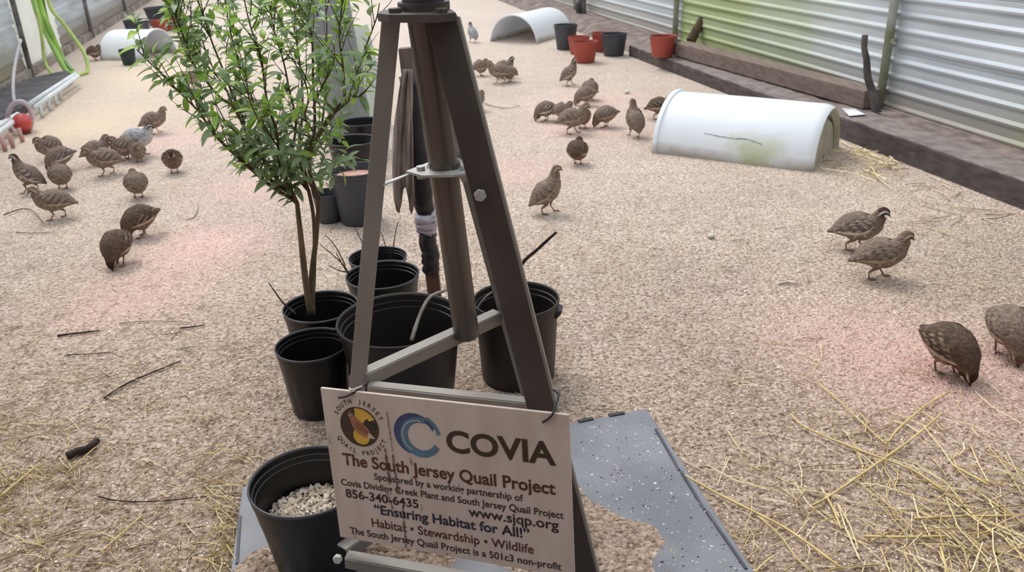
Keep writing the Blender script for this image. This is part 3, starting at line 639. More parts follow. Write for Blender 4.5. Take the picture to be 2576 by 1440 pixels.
# gravel in pot G
def reg_disk(c,R):
    def f(n):
        a=rng.uniform(0,2*np.pi,n); r=R*np.sqrt(rng.uniform(0,1,n)); return np.stack([c.x+r*np.cos(a),c.y+r*np.sin(a)],1)
    return f
rg=RG*.72+(RG*.9-RG*.72)*.64
PGc=[(206,190,170),(180,164,146),(150,138,126),(222,208,190),(110,100,94),(190,170,140)]
zt=hG*.62
MB().lathe([(rg-.004,zt-.004),(.001,zt)],32,c=(cG.x,cG.y,0)).build('gravel_base',soilm,pG_)
gv=chips('pea_gravel',1500,reg_disk(cG,rg-.008),(.004,.0085),PGc,zf=lambda x,y: zt-.002+random.uniform(0,.006),flat=.9,label='pale pea gravel filling the black pot left of the sign')
# far pots, right
pot(1423,62,30,1.0,greyp,'tall grey black pot at the left of the far pot group',fill=.4,ribs=False,soil=False)
pot(1456,92,28,.75,redp,'faded red pot standing behind the front red pot',fill=.5,ribs=False,soil=False)
pot(1512,82,24,.95,redp,'red pot squeezed between two other pots by the fence',fill=.5,ribs=False,soil=False)
pot(1471,104,33,.78,redp,'front red pot of the far group, holding a dark pot',fill=.5,ribs=False)
pot(1545,84,33,.82,greyp,'wide grey black pot at the right of the far pot group',fill=.4,ribs=False)
pot(1668,90,34,.76,redp,'lone red pot standing on the timber edging',fill=.7,zbase=.10,ribs=False)
# far pots, left
pot(342,50,32,.75,greyp,'grey black pot behind the left white half drum',fill=.5,ribs=False)
pot(404,18,42,.5,greyp,'wide dark tub behind the red pots at far left',fill=.5,ribs=False)
pot(399,50,20,.85,redp,'bright red pot behind the left white half drum',fill=.5,ribs=False)
pot(425,48,18,.8,redp,'duller red pot next to the bright red pot at far left',fill=.5,ribs=False)
pot(318,124,20,.95,mat('green_black_pot',(34,52,52),.5),'tiny green black pot in front of the left white half drum',fill=.5,ribs=False)
pot(479,90,24,1.0,greyp,'dark square looking pot right of the left white half drum',fill=.5,ribs=False)

# ------------------------------------------------------------ half drums
def drum_mat():
    m=bpy.data.materials.new('white_drum_plastic'); m.use_nodes=True; N=m.node_tree.nodes; L=m.node_tree.links; b=N['Principled BSDF']; b.inputs['Roughness'].default_value=.38; b.inputs['Specular IOR Level'].default_value=.4
    t=N.new('ShaderNodeTexCoord'); s=N.new('ShaderNodeSeparateXYZ'); L.new(t.outputs['Object'],s.inputs[0])
    n=N.new('ShaderNodeTexNoise'); n.inputs['Scale'].default_value=9; n.inputs['Detail'].default_value=6; L.new(t.outputs['Object'],n.inputs[0])
    # dirt splashed along the cut edge (low z) and an algae spot
    a=N.new('ShaderNodeMath'); a.operation='MULTIPLY_ADD'; a.inputs[1].default_value=.07; L.new(n.outputs[0],a.inputs[0]); ng=N.new('ShaderNodeMath'); ng.operation='MULTIPLY'; ng.inputs[1].default_value=-1; L.new(s.outputs[2],ng.inputs[0]); L.new(ng.outputs[0],a.inputs[2])
    r=N.new('ShaderNodeMapRange'); r.inputs[1].default_value=-.03; r.inputs[2].default_value=.03; r.inputs[4].default_value=.75; L.new(a.outputs[0],r.inputs[0])
    x=N.new('ShaderNodeMix'); x.data_type='RGBA'; L.new(r.outputs[0],x.inputs[0]); x.inputs[6].default_value=lin((246,249,253)); x.inputs[7].default_value=lin((150,136,112))
    d=N.new('ShaderNodeVectorMath'); d.operation='DISTANCE'; mp=N.new('ShaderNodeMapping'); mp.inputs['Scale'].default_value=(.8,1,1.1); L.new(t.outputs['Object'],mp.inputs[0]); L.new(mp.outputs[0],d.inputs[0]); d.inputs[1].default_value=(.55*.8,-.28,.08)
    m2=N.new('ShaderNodeMath'); m2.operation='MULTIPLY_ADD'; m2.inputs[1].default_value=.22; L.new(n.outputs[0],m2.inputs[0]); n3=N.new('ShaderNodeMath'); n3.operation='MULTIPLY'; n3.inputs[1].default_value=-1; L.new(d.outputs['Value'],n3.inputs[0]); L.new(n3.outputs[0],m2.inputs[2])
    r2=N.new('ShaderNodeMapRange'); r2.inputs[1].default_value=-.03; r2.inputs[2].default_value=.08; r2.inputs[4].default_value=.6; L.new(m2.outputs[0],r2.inputs[0])
    y=N.new('ShaderNodeMix'); y.data_type='RGBA'; L.new(r2.outputs[0],y.inputs[0]); L.new(x.outputs[2],y.inputs[6]); y.inputs[7].default_value=lin((196,204,140)); L.new(y.outputs[2],b.inputs['Base Color'])
    tr=N.new('ShaderNodeBsdfTranslucent'); L.new(y.outputs[2],tr.inputs[0]); ms=N.new('ShaderNodeMixShader'); ms.inputs[0].default_value=.16; L.new(b.outputs[0],ms.inputs[1]); L.new(tr.outputs[0],ms.inputs[2]); L.new(ms.outputs[0],N['Material Output'].inputs[0])
    return m
dm=drum_mat(); endm=mat('drum_end_plastic',(226,222,204),.5,col2=(190,184,150),scale=7,lo=.4,hi=.8); translucent(endm,.4)
def half_drum(base,axis,label,length=.878,R=.29,closed=True,tagp=False):
    # local x along the axis from the open end to the closed end, y across, base point = middle of the open end
    rz=math.atan2(axis[1],axis[0]); t=thing('half_drum',label,'drum',(base.x,base.y,0),rz)
    n=28; th=.007
    def sect(x,r,ro=0): return [(x,-r*math.cos(math.pi*k/n),max(0,r*math.sin(math.pi*k/n)-.0)) for k in range(n+1)]
    xs=[(0,R),(.03,R*.995),(length*.5,R*1.0),(length-.05,R*.99),(length-.02,R*.965),(length-.004,R*.92)] if closed else [(0,R),(length*.5,R),(length,R)]
    V=[];Fc=[]
    for x,r in xs: V+=sect(x,r)
    no=len(V)
    for x,r in xs: V+=sect(x if x<length-.01 else x-.006,r-th)
    m=n+1;K=len(xs)
    for i in range(K-1):
        for k in range(n):
            a=i*m+k; Fc.append((a,a+m,a+m+1,a+1)); b=no+a; Fc.append((b,b+1,b+m+1,b+m))
        for k in (0,n):
            a=i*m+k; Fc.append((a,a+m,no+a+m,no+a) if k else (a,no+a,no+a+m,a+m))
    for k in range(n): Fc.append((k,k+1,no+k+1,no+k))
    e=(K-1)*m
    if not closed:
        for k in range(n): Fc.append((e+k,no+e+k,no+e+k+1,e+k+1))
    MB().add(V,Fc).build('shell',dm,t,autos=True,local=True)
    if closed:
        V=[];Fc=[]
        rings=[(length-.004,R*.92),(length-.010,R*.86),(length-.035,R*.80),(length-.040,R*.72),(length-.022,R*.68),(length-.018,R*.55),(length-.022,0.02)]
        for x,r in rings: V+=sect(x,r)
        for i in range(len(rings)-1):
            for k in range(n): a=i*m+k; Fc.append((a,a+m,a+m+1,a+1))
        MB().add(V,Fc).build('end_wall',endm,t,autos=True,local=True)
    if closed:
        pts=[(length-.030,-R*.76*math.cos(math.pi*k/20),R*.76*math.sin(math.pi*k/20)) for k in range(21)]
        MB().tube(pts,.006,6).build('recess_ring',mat('recess_shade',(120,110,92),.8),t,smooth=True,local=True)  # dark ring added to paint shade into the end recess
    # rolled flange on the open end
    V=[];Fc=[];pr=[(-.006,R*.99),(-.006,R*1.03),(.004,R*1.04),(.018,R*1.035),(.022,R*1.0),(0.01,R*.985)]
    for x,r in pr: V+=sect(x,r)
    for i in range(len(pr)):
        for k in range(n): a=i*m+k; b=((i+1)%len(pr))*m+k; Fc.append((a,b,b+1,a+1))
    MB().add(V,Fc).build('flange',dm,t,autos=True,local=True)
    if tagp:
        MB().hexa([(length-.02,R*.55,.20),(length+.12,R*.75,.19),(length+.11,R*.95,.19),(length-.02,R*1.0,.20),(length-.02,R*.55,.205),(length+.12,R*.75,.195),(length+.11,R*.95,.195),(length-.02,R*1.0,.205)])
        random.seed(3); V=[];Fc=[]; pts=[(.28,.135),(.36,.128),(.45,.125),(.52,.128),(.60,.112)]
        P=smoothpts([Vector((a,0,b)) for a,b in pts],6)
        for p in P:
            for dz in (-.0025*random.uniform(.2,1.3),.0025*random.uniform(.2,1.3)):
                z=p.z+dz; V.append((p.x,-math.sqrt(R*R-z*z)-.0015,z))
        for i in range(len(P)-1): Fc.append((2*i,2*i+2,2*i+3,2*i+1))
        MB().add(V,Fc).build('scratch',mat('scratch_grey',(158,154,146),.8),t,local=True)
    return t
f0=G(1643,385); f1=G(2045,435); axd=(f1-f0).normalized(); per=Vector((-axd.y,axd.x,0))
half_drum(f0+per*.29,axd,'large white plastic half drum lying by the right timber edging',length=(f1-f0).length,tagp=True)
q0=G(2085,290,.2); q1=G(2165,290,.16)
o=MB().hexa([tuple(G(2118,272,.13)),tuple(G(2136,292,.13)),tuple(G(2178,288,.13)),tuple(G(2150,274,.13)),tuple(G(2118,272,.134)),tuple(G(2136,292,.134)),tuple(G(2178,288,.134)),tuple(G(2150,274,.134))]).build('plastic_offcut',mat('offcut_white',(238,238,240),.5)); tag(o,'small pointed white plastic offcut lying on the timber behind the large drum','scrap')
# left drum: open end to the right, toward the viewer
g=G(405,148); v=Vector((g.x,g.y,0)).normalized(); ang=math.radians(52); ad=Vector((v.x*math.cos(ang)-v.y*math.sin(ang),v.x*math.sin(ang)+v.y*math.cos(ang),0))
half_drum(g+v*.18,ad,'white half drum by the left fence with its open end to the right',length=.55,R=.275)
g=G(1292,108); v=Vector((g.x,g.y,0)).normalized(); ang=math.radians(-30); ad=Vector((v.x*math.cos(ang)-v.y*math.sin(ang),v.x*math.sin(ang)+v.y*math.cos(ang),0))
half_drum(g+v*.02,ad,'far white half drum open toward the viewer beside the far pots',length=.878,R=.28)

# ------------------------------------------------------------ quails
def catmull(P,n):
    P=np.array(P,float); P[:,0]*=.86; P[:,1]-=.018*np.clip(1-np.abs(P[:,1]-.1)/.12,0,1); P[:,2]*=1.12; P[:,3]*=1.14; K=len(P); out=[]
    T=np.linspace(0,K-1,n)
    for t in T:
        i=min(int(t),K-2); f=t-i; p0=P[max(i-1,0)];p1=P[i];p2=P[i+1];p3=P[min(i+2,K-1)]
        out.append(.5*((2*p1)+(p2-p0)*f+(2*p0-5*p1+4*p2-p3)*f*f+(3*p1-p0-3*p2+p3)*f**3))
    return np.array(out),T/(K-1)
# spine rows: x (forward), z, half width, half height
POSES={
 'level':[(-.118,.078,.006,.004),(-.10,.086,.018,.008),(-.075,.097,.030,.022),(-.045,.106,.041,.038),(-.010,.110,.046,.045),(.025,.112,.045,.044),(.052,.120,.036,.036),(.070,.136,.024,.025),(.080,.150,.0195,.020),(.092,.158,.018,.0185),(.103,.157,.012,.013),(.109,.154,.006,.006)],
 'alert':[(-.092,.050,.006,.004),(-.080,.062,.018,.008),(-.062,.078,.029,.021),(-.038,.096,.040,.035),(-.010,.112,.045,.042),(.016,.128,.043,.040),(.032,.148,.033,.031),(.040,.168,.022,.021),(.044,.184,.0175,.0175),(.053,.195,.0170,.0175),(.066,.197,.012,.012),(.073,.195,.006,.006)],
 'peck':[(-.105,.112,.006,.004),(-.088,.112,.018,.008),(-.065,.110,.031,.023),(-.036,.108,.042,.038),(-.002,.104,.047,.046),(.030,.095,.045,.043),(.054,.080,.036,.035),(.068,.062,.025,.025),(.075,.046,.0195,.020),(.080,.033,.0175,.018),(.084,.021,.012,.012),(.086,.014,.006,.006)],
 'ball':[(-.080,.072,.006,.004),(-.070,.080,.018,.010),(-.055,.090,.032,.026),(-.032,.098,.044,.041),(-.005,.100,.049,.049),(.020,.102,.047,.047),(.042,.108,.038,.038),(.054,.118,.026,.027),(.060,.128,.020,.021),(.070,.133,.018,.0185),(.082,.130,.012,.012),(.088,.127,.006,.006)]}
def hexf(c): return np.array(lin(c)[:3])
BC={'female':dict(back=hexf((134,116,104)),belly=hexf((152,134,120)),breast=hexf((122,100,88)),crown=hexf((112,90,76)),stripe=hexf((196,176,152)),eye=hexf((104,84,72)),throat=hexf((204,184,160))),
    'male':dict(back=hexf((128,110,100)),belly=hexf((150,132,118)),breast=hexf((104,84,74)),crown=hexf((70,50,40)),stripe=hexf((236,228,216)),eye=hexf((40,26,22)),throat=hexf((240,232,222))),
    'pale':dict(back=hexf((168,166,168)),belly=hexf((206,200,196)),breast=hexf((176,170,168)),crown=hexf((80,64,56)),stripe=hexf((220,214,208)),eye=hexf((50,36,32)),throat=hexf((200,190,182))),
    'dark':dict(back=hexf((98,80,68)),belly=hexf((138,112,98)),breast=hexf((92,68,58)),crown=hexf((60,42,34)),stripe=hexf((206,186,164)),eye=hexf((34,22,18)),throat=hexf((206,190,172)))}
feath=vcmat('feathers',rough=.8,bump=.9,bscale=120,noise=.3,nscale=95,spec=.15,stretch=(.55,1.3,1.3))
beakm=mat('beak_horn',(70,54,48),.5); legm=mat('bird_leg',(142,112,98),.6); eyem=mat('bird_eye',(14,10,10),.15)
def bird_mesh(pose,kind,seed):
    C=BC[kind]; S,T=catmull(POSES[pose],64); n=28; rg=np.random.default_rng(seed)
    V=[];Cl=[]
    for i,(x,z,rw,rh) in enumerate(S):
        a=S[max(i-1,0)];b=S[min(i+1,len(S)-1)]; tx,tz=b[0]-a[0],b[1]-a[1]; l=math.hypot(tx,tz); tx/=l;tz/=l; nx_,nz=-tz,tx
        if nz<0 and i<8: nx_,nz=-nx_,-nz
        t=T[i]
        for k in range(n):
            th=2*math.pi*k/n; s=math.sin(th); c=math.cos(th)   # s>0 back side
            lump=1+.02*math.sin(7*t*6+3*th+seed)+rg.normal(0,.006)*(t<.7)
            r_w=max(rw,.001)*lump; r_h=max(rh,.001)*lump*(1.0 if s>0 else 1.05)
            V.append((x+nx_*s*r_h,c*r_w,z+nz*s*r_h))
            ac=abs(c)
            if t>.70:       # head
                if s>.62: col=C['crown']
                elif s>.28: col=C['stripe']
                elif s>-.12: col=C['eye']
                elif t>.78 : col=C['throat']
                else: col=C['eye'] if kind in('male','dark') else C['back']
                if t>.965: col=C['crown']
                if t<.76: col=.5*col+.5*C['back']
            elif t<.12: col=C['back']*.8
            else:
                w=np.clip((-s+.15)*1.4,0,1); col=C['back']*(1-w)+C['belly']*w
                if t>.5: u=np.clip((t-.5)*5,0,1)*np.clip(.8-s,0,1); col=col*(1-u)+C['breast']*u
                # barred scapulars, pale streaks on flank
                f=math.sin(t*95+3*math.cos(th*2+seed)); 
                if -.6<s<.75 and t<.55 and f>.55: col=col*.62
                if -.55<s<.35 and .18<t<.5 and math.sin(t*70+th*9+seed)>.72: col=col*.45+C['stripe']*.55
                if s>.8: col=col*.9
            Cl.append(list(col*(1+rg.normal(0,.07)))+[1])
    m=len(S); Fc=[(i*n+k,i*n+(k+1)%n,(i+1)*n+(k+1)%n,(i+1)*n+k) for i in range(m-1) for k in range(n)]
    Fc.append(tuple(reversed(range(n)))); Fc.append(tuple((m-1)*n+k for k in range(n)))
    me=meshof(V,Fc,True); ca=me.color_attributes.new('Col','FLOAT_COLOR','POINT'); ca.data.foreach_set('color',np.clip(np.array(Cl),0,1).astype(np.float32).ravel()); me.materials.append(feath)
    return me,S
def wing_mesh(S,kind,side,seed):
    C=BC[kind]; n=16;m=18; i0,i1=8,38; V=[];Cl=[]
    rg=np.random.default_rng(seed+side+5)
    for j in range(m):
        u=j/(m-1); q=S[int(i0+(i1-i0)*u)]; wdt=math.sin(math.pi*min(1,u*.92+.06))**.6
        for k in range(n):
            th=(k/(n-1)-.5)*2; ang=.18+th*.62*wdt   # angle around the body from horizontal
            rw=q[2]*1.035+.0022*(1-th*th); rh=q[3]*1.03+.0015
            V.append((q[0]-.006*(1-u),side*rw*math.cos(ang),q[1]+rh*math.sin(ang)))
            col=C['back']*(.9 if th>0 else .78)
            if abs(th+.75)<.16 : col=C['stripe']*.8
            elif math.sin(u*34+th*5)>.6: col=col*.55
            elif math.sin(u*26+th*8+seed)>.86: col=.5*col+.5*C['stripe']
            Cl.append(list(col*(1+rg.normal(0,.08)))+[1])
    Fc=[]
    for j in range(m-1):
        for k in range(n-1):
            a=j*n+k; q=(a,a+1,a+n+1,a+n); Fc.append(q if side<0 else q[::-1])
    me=meshof(V,Fc,True); ca=me.color_attributes.new('Col','FLOAT_COLOR','POINT'); ca.data.foreach_set('color',np.clip(np.array(Cl),0,1).astype(np.float32).ravel()); me.materials.append(feath); return me
CACHE={}
def quail_parts(pose,kind,seed):
    key=(pose,kind,seed%3)
    if key in CACHE: return CACHE[key]
    seed=seed%3
    me,S=bird_mesh(pose,kind,seed); parts=[('body',me)]
    for s in (-1,1): parts.append(('wing',wing_mesh(S,kind,s,seed)))
    e=S[-1]; hd=Vector((S[-1][0]-S[-6][0],0,S[-1][1]-S[-6][1])).normalized()
    b0=Vector((e[0],0,e[1]))-hd*.004
    mb=MB().tube([b0,b0+hd*.007+Vector((0,0,-.001)),b0+hd*.013+Vector((0,0,-.004))],[.0052,.0038,.0008],8); me=mb.mesh(True); me.materials.append(beakm); parts.append(('beak',me))
    h=S[52]; nrm=Vector((-hd.z,0,hd.x)); nrm=nrm if nrm.z>0 or pose=='peck' else -nrm
    for s in (-1,1):
        bm=bmesh.new(); bmesh.ops.create_uvsphere(bm,u_segments=8,v_segments=6,radius=.0027); me=bpy.data.meshes.new('eye'); 
        bmesh.ops.translate(bm,verts=bm.verts,vec=Vector((h[0],s*(h[2]*.93),h[1]))+nrm*.002); bm.to_mesh(me); bm.free(); me.materials.append(eyem); parts.append(('eye',me))
    st={'level':(-.030,.028),'alert':(-.022,.036),'peck':(-.012,.016),'ball':(-.004,.012)}[pose]
    for s,fx in ((-1,st[0]),(1,st[1])):
        hip=Vector((-.002,s*.018,.060)); kn=Vector((fx*.5+.006,s*.018,.046)); ho=Vector((fx*.8-.010,s*.017,.028)); an=Vector((fx,s*.017,.0045))
        mb=MB().tube([hip,kn,ho,ho.lerp(an,.5),an],[.012,.0085,.0034,.0026,.0028],8)
        for a in (-.45,0,.45): mb.tube([an,an+Vector((math.cos(a)*.012,math.sin(a)*.012,-.001)),an+Vector((math.cos(a)*.024,math.sin(a)*.024,-.0032))],[.0024,.002,.001],6)
        mb.tube([an,an+Vector((-.010,0,-.0025))],[.002,.001],6)
        me=mb.mesh(True); me.materials.append(legm); parts.append(('leg',me))
    CACHE[key]=parts; return parts
QN=0
def quail(px,py,head,pose,kind,label,scale=1.0,tilt=0):
    """px,py: where the feet stand in the photo; head: direction in degrees, 0=right, 90=away, 180=left, 270=toward viewer"""
    global QN; QN+=1
    g=G(px,py,0); t=thing('quail',label,'bird',(g.x,g.y,0),math.radians(head)+math.atan2(g.y,g.x)-math.pi/2,'bobwhite quails on the gravel')
    t.scale=(scale,)*3
    for nm,me in quail_parts(pose,kind,QN): 
        o=bpy.data.objects.new(nm,me); COL.objects.link(o); o.parent=t
    return t
Q=[
(133,401,195,'ball','female','brown quail at the back left of the left flock, head to the left',1.05),
(160,428,187,'peck','male','quail with a white eye stripe bending left in the left flock',1.0),
(82,484,160,'alert','male','upright quail with black and white head, leftmost of the left flock',1.0),
(160,476,100,'ball','female','round quail seen from behind in front of the white striped one',1.0),
(248,412,20,'level','female','quail half hidden behind the mottled one near the flock middle',.95),
(272,440,178,'level','female','mottled quail stretched out with its tail to the right in the left flock',1.05),
(320,402,170,'ball','female','round quail directly in front of the pale grey one',1.05),
(352,392,348,'level','pale','pale grey white quail with a dark beak behind the left flock',1.15),
(352,407,262,'ball','female','small quail facing the viewer right of the round one, below the pale one',.8),
(440,434,268,'ball','dark','lone round quail facing the viewer right of the left flock',.95),
(392,336,12,'level','female','quail walking right on its own behind the left flock',1.0),
(350,498,95,'ball','female','round quail seen from behind in front of the left flock',1.0),
(147,550,170,'level','female','quail walking left below the left flock',1.0),
(362,594,200,'peck','dark','quail pecking left with its tail raised, upper of the two nearest left birds',1.05),
(305,664,242,'peck','dark','quail pecking toward the viewer, nearest bird on the left',1.05),
(240,152,20,'ball','dark','dark quail beside the left end of the left white half drum',1.1),
(486,222,200,'level','female','quail seen through the shrub branches near the upper left',.9),
(637,293,150,'ball','female','round quail seen through the middle of the shrub',1.0),
(1209,191,30,'ball','female','small quail just right of the right tripod leg, leftmost of the far group',1.0),
(1258,210,172,'level','female','quail with head at left in the far cluster right of the tower',1.1),
(1268,196,20,'level','male','quail with black and white face behind the far cluster',1.0),
(1284,206,170,'ball','female','quail with its tail to the right in the far cluster',.95),
(1190,107,120,'alert','pale','slim pale quail standing far off in front of the far half drum',1.0),
(1432,215,18,'alert','male','quail with raised white face in front of the far red pot',1.0),
(1484,252,80,'ball','female','quail hidden behind the one below the far pots',1.05),
(1474,266,185,'peck','female','quail bending left in front of another above the middle flock',1.0),
(1374,304,190,'peck','male','leftmost quail of the middle right flock',.95),
(1414,307,15,'ball','female','quail second from the left in the middle right flock',.95),
(1440,336,8,'level','female','quail in front of the middle right flock with its tail to the left',1.1),
(1465,322,285,'ball','female','reddish quail tucked behind the front one in the middle right flock',.95),
(1524,320,190,'peck','female','quail pecking left at the right side of the middle right flock',1.0),
(1596,344,110,'alert','female','upright quail looking left just left of the large drum',1.05),
(1658,300,355,'level','dark','dark quail partly hidden behind the open end of the large drum',1.0),
(1453,414,80,'ball','dark','round quail seen from behind alone below the middle right flock',1.0),
(1376,537,12,'alert','female','upright quail striding right on open gravel right of the tripod',1.06),
(1196,280,30,'ball','female','quail mostly hidden behind the right tripod leg',1.0),
(2150,629,5,'level','male','quail with bold striped head walking right, behind its neighbour',1.08),
(2205,700,20,'level','female','plainer quail walking right in front of the striped headed one',1.08),
(2375,938,325,'peck','dark','large dark quail pecking down at the lower right',1.12),
(2525,890,300,'peck','female','grey brown quail pecking at the right edge of the picture',1.12),
]
for q in Q: quail(*q)

# ------------------------------------------------------------ shrub
random.seed(21)
sh=thing('potted_shrub','tall leafy green shrub growing from the black pot','shrub',(cA.x,cA.y,hA*.45))
barkm=mat('shrub_bark',(124,104,78),.8,col2=(84,68,52),scale=30,bump=.4,bscale=150,stretch=(1,1,.3))
twigm=mat('green_twig',(88,84,52),.7,col2=(66,60,40),scale=30)
YS=cA.y
def pxp(cxp,cyp,dy): return PY(340+cxp/2.571,cyp/2.571,YS+dy)
base=[PY(782,792,YS),PY(768,700,YS),PY(757,600,YS-.01),PY(747,508,YS-.0)]
base2=[PY(786,794,YS+.01),PY(784,700,YS+.02),PY(795,600,YS+.01),PY(803,498,YS)]
base3=[PY(784,790,YS+.02),PY(790,690,YS+.03),PY(790,560,YS+.03),PY(776,478,YS)]
allb=[(base,[.0105,.0095,.008,.0058]),(base2,[.0095,.0085,.007,.0055]),(base3,[.007,.006,.0055,.005])]
BR=[
([(1045,1315),(1000,1280),(900,1220),(800,1140),(700,1050),(600,960),(520,880),(480,830),(440,760),(400,710),(310,620),(180,490),(80,390),(10,320)],-.05),
([(860,1065),(780,980),(690,890),(590,800),(490,740),(400,705)],-.12),
([(1045,1302),(1000,1255),(900,1180),(790,1090),(740,950),(700,820),(640,700),(540,620),(440,500),(350,370),(290,240),(250,130),(200,30)],.02),
([(1045,1302),(960,1210),(850,1060),(800,980),(720,870),(690,740),(610,560),(560,430),(500,280),(450,130),(400,-20)],.12),
([(1040,1290),(940,1100),(930,960),(900,800),(850,640),(820,400),(790,300),(740,150),(700,-30)],-.1),
([(1121,1234),(1050,1150),(1000,1100),(1040,800),(1000,600),(960,400),(900,200),(860,-30)],.15),
([(1190,1285),(1090,1080),(1160,860),(1150,500),(1140,200),(1080,60),(1030,-30)],0),
([(1190,1285),(1120,1040),(1250,760),(1350,640),(1345,440),(1320,250),(1330,100),(1340,-30)],-.08),
([(1190,1285),(1120,1050),(1180,900),(1300,720),(1400,600),(1440,450),(1500,280),(1560,120),(1580,20)],.1),
([(1121,1234),(1060,1000),(1080,760),(1080,560),(1060,380),(1030,200),(1000,30)],.22),
([(1045,1302),(1000,1260),(960,1100),(860,900),(780,700),(700,480),(640,300),(600,120),(580,-20)],.2),
([(1190,1285),(1150,1240),(1130,1000),(1200,840),(1230,600),(1230,400),(1240,200),(1230,0)],.2),
([(930,960),(860,860),(800,780),(740,640),(720,500)],-.18),
([(1150,700),(1210,560),(1280,420),(1290,300)],-.1),
([(1160,860),(1100,760),(1120,640),(1100,520)],-.15),
([(640,700),(580,560),(520,480),(480,380),(440,280),(420,200)],.14),
([(1250,760),(1330,700),(1400,640),(1470,620)],-.12),
([(350,370),(330,280),(280,160),(240,60)],-.06),
]
twigs=[];leaves=[]
def addtwig(p0,dirv,L,r,lv=True):
    P=[p0];d=dirv.normalized();n=5
    for i in range(n):
        d=(d+Vector([random.uniform(-.16,.16) for _ in range(3)])+Vector((0,0,.06))).normalized(); P.append(P[-1]+d*L/n)
    twigs.append((P,[r*(1-.7*i/n) for i in range(n+1)])); return P
for pts,dy in BR:
    n=len(pts); P=[]
    for i,(a,b) in enumerate(pts):
        P.append(pxp(a,b,dy*min(1,i/(n*.5))+random.uniform(-.008,.008)*(i>0)))
    S_=smoothpts(P,4); m=len(S_); r0b=.0052 if n>6 else .003
    allb.append((S_,[r0b*(1-.72*i/m) for i in range(m)]))
    for i in range(2,m):
        f=i/m
        if n<=6: f=.4+.6*f
        if f<.22 and random.random()<.5: continue
        tdir=(S_[i]-S_[i-1]).normalized()
        if random.random()<.42:
            sd=Vector((random.uniform(-1,1),random.uniform(-.8,.8),random.uniform(.1,.9))); 
            Q2=addtwig(S_[i],tdir*.6+sd*.8,random.uniform(.05,.17),.0018)
            for q in range(1,len(Q2)): 
                for _ in range(random.choice([1,2,2])): leaves.append((Q2[q],(Q2[q]-Q2[q-1]).normalized()))
            leaves.append((Q2[-1],(Q2[-1]-Q2[-2]).normalized()))
        for _ in range(random.choice([0,1,2])): leaves.append((S_[i],tdir))
# low, dense growth around the fork
for _ in range(34):
    a=random.uniform(760,1350); b=random.uniform(880,1240); p=pxp(a,b,random.uniform(-.14,.2)); Q2=addtwig(p,Vector((random.uniform(-1,1),random.uniform(-1,1),random.uniform(-.2,.8))),random.uniform(.05,.12),.0015)
    for q in range(1,len(Q2)):
        for _ in range(2): leaves.append((Q2[q],(Q2[q]-Q2[q-1]).normalized()))
for _ in range(44):
    a=random.uniform(300,1200); b=random.uniform(-40,420); p=pxp(a,b,random.uniform(-.2,.3)); Q2=addtwig(p,Vector((random.uniform(-.5,.5),random.uniform(-.5,.5),1)),random.uniform(.06,.13),.0015)
    for q in range(1,len(Q2)):
        for _ in range(2): leaves.append((Q2[q],(Q2[q]-Q2[q-1]).normalized()))
for P,r in allb[:3]: MB().tube(smoothpts(P,4),[x for x in np.interp(np.linspace(0,1,(len(P)-1)*4+1),np.linspace(0,1,len(P)),r)],10).build('trunk',barkm,sh,smooth=True)
for P,r in allb[3:]: MB().tube(P,r,6).build('branch',barkm,sh,smooth=True)
mb=MB()
for P,r in twigs: mb.tube(P,r,4,cap=False)
o=mb.build('twigs',twigm,sh,smooth=True); o['kind']='stuff'
def leafV(L,Wd,droop,fold):
    V=[];ns=6
    for i in range(ns+1):
        u=i/ns; x=L*u; z=-droop*L*u*u; ww=Wd*math.sin(math.pi*min(1,u*.95+.03))**.8*(1-.25*u)
        V+=[(x,-ww,z+fold*ww),(x,0,z),(x,ww,z+fold*ww)]
    Fc=[]
    for i in range(ns):
        a=3*i; Fc+=[(a,a+1,a+4,a+3),(a+1,a+2,a+5,a+4)]
    return V,Fc
def leafmat(name,c1,c2):
    m=bpy.data.materials.new(name); m.use_nodes=True; N=m.node_tree.nodes; L=m.node_tree.links; b=N['Principled BSDF']; b.inputs['Roughness'].default_value=.42
    oi=N.new('ShaderNodeObjectInfo'); x=N.new('ShaderNodeMix'); x.data_type='RGBA'; x.inputs[6].default_value=lin(c1); x.inputs[7].default_value=lin(c2)
    t=N.new('ShaderNodeTexCoord'); n=N.new('ShaderNodeTexNoise'); n.inputs['Scale'].default_value=14; L.new(t.outputs['Object'],n.inputs[0]); ad=N.new('ShaderNodeMath'); ad.operation='MULTIPLY_ADD'; ad.inputs[1].default_value=2.4; ad.inputs[2].default_value=-1.1; L.new(n.outputs[0],ad.inputs[0])
    a2=N.new('ShaderNodeMath'); a2.operation='ADD'; a2.use_clamp=True; L.new(ad.outputs[0],a2.inputs[0]); m3=N.new('ShaderNodeMath'); m3.operation='MULTIPLY'; m3.inputs[1].default_value=.5; L.new(oi.outputs['Random'],m3.inputs[0]); L.new(m3.outputs[0],a2.inputs[1]); L.new(a2.outputs[0],x.inputs[0]); L.new(x.outputs[2],b.inputs['Base Color'])
    tr=N.new('ShaderNodeBsdfTranslucent'); L.new(x.outputs[2],tr.inputs[0]); ms=N.new('ShaderNodeMixShader'); ms.inputs[0].default_value=.38; L.new(b.outputs[0],ms.inputs[1]); L.new(tr.outputs[0],ms.inputs[2]); L.new(ms.outputs[0],N['Material Output'].inputs[0])
    return m
lfm=[leafmat('leaf_deep',(138,160,118),(168,190,138)),leafmat('leaf_fresh',(156,194,80),(192,218,92))]
LM=[]
for i,(L_,W_,dr,fo_) in enumerate([(.040,.0085,.35,.3),(.033,.0075,.15,.35),(.046,.0105,.5,.25)]):
    for k in range(2): V,Fc=leafV(L_,W_,dr,fo_); me=meshof(V,Fc,True); me.materials.append(lfm[k]); LM.append(me)
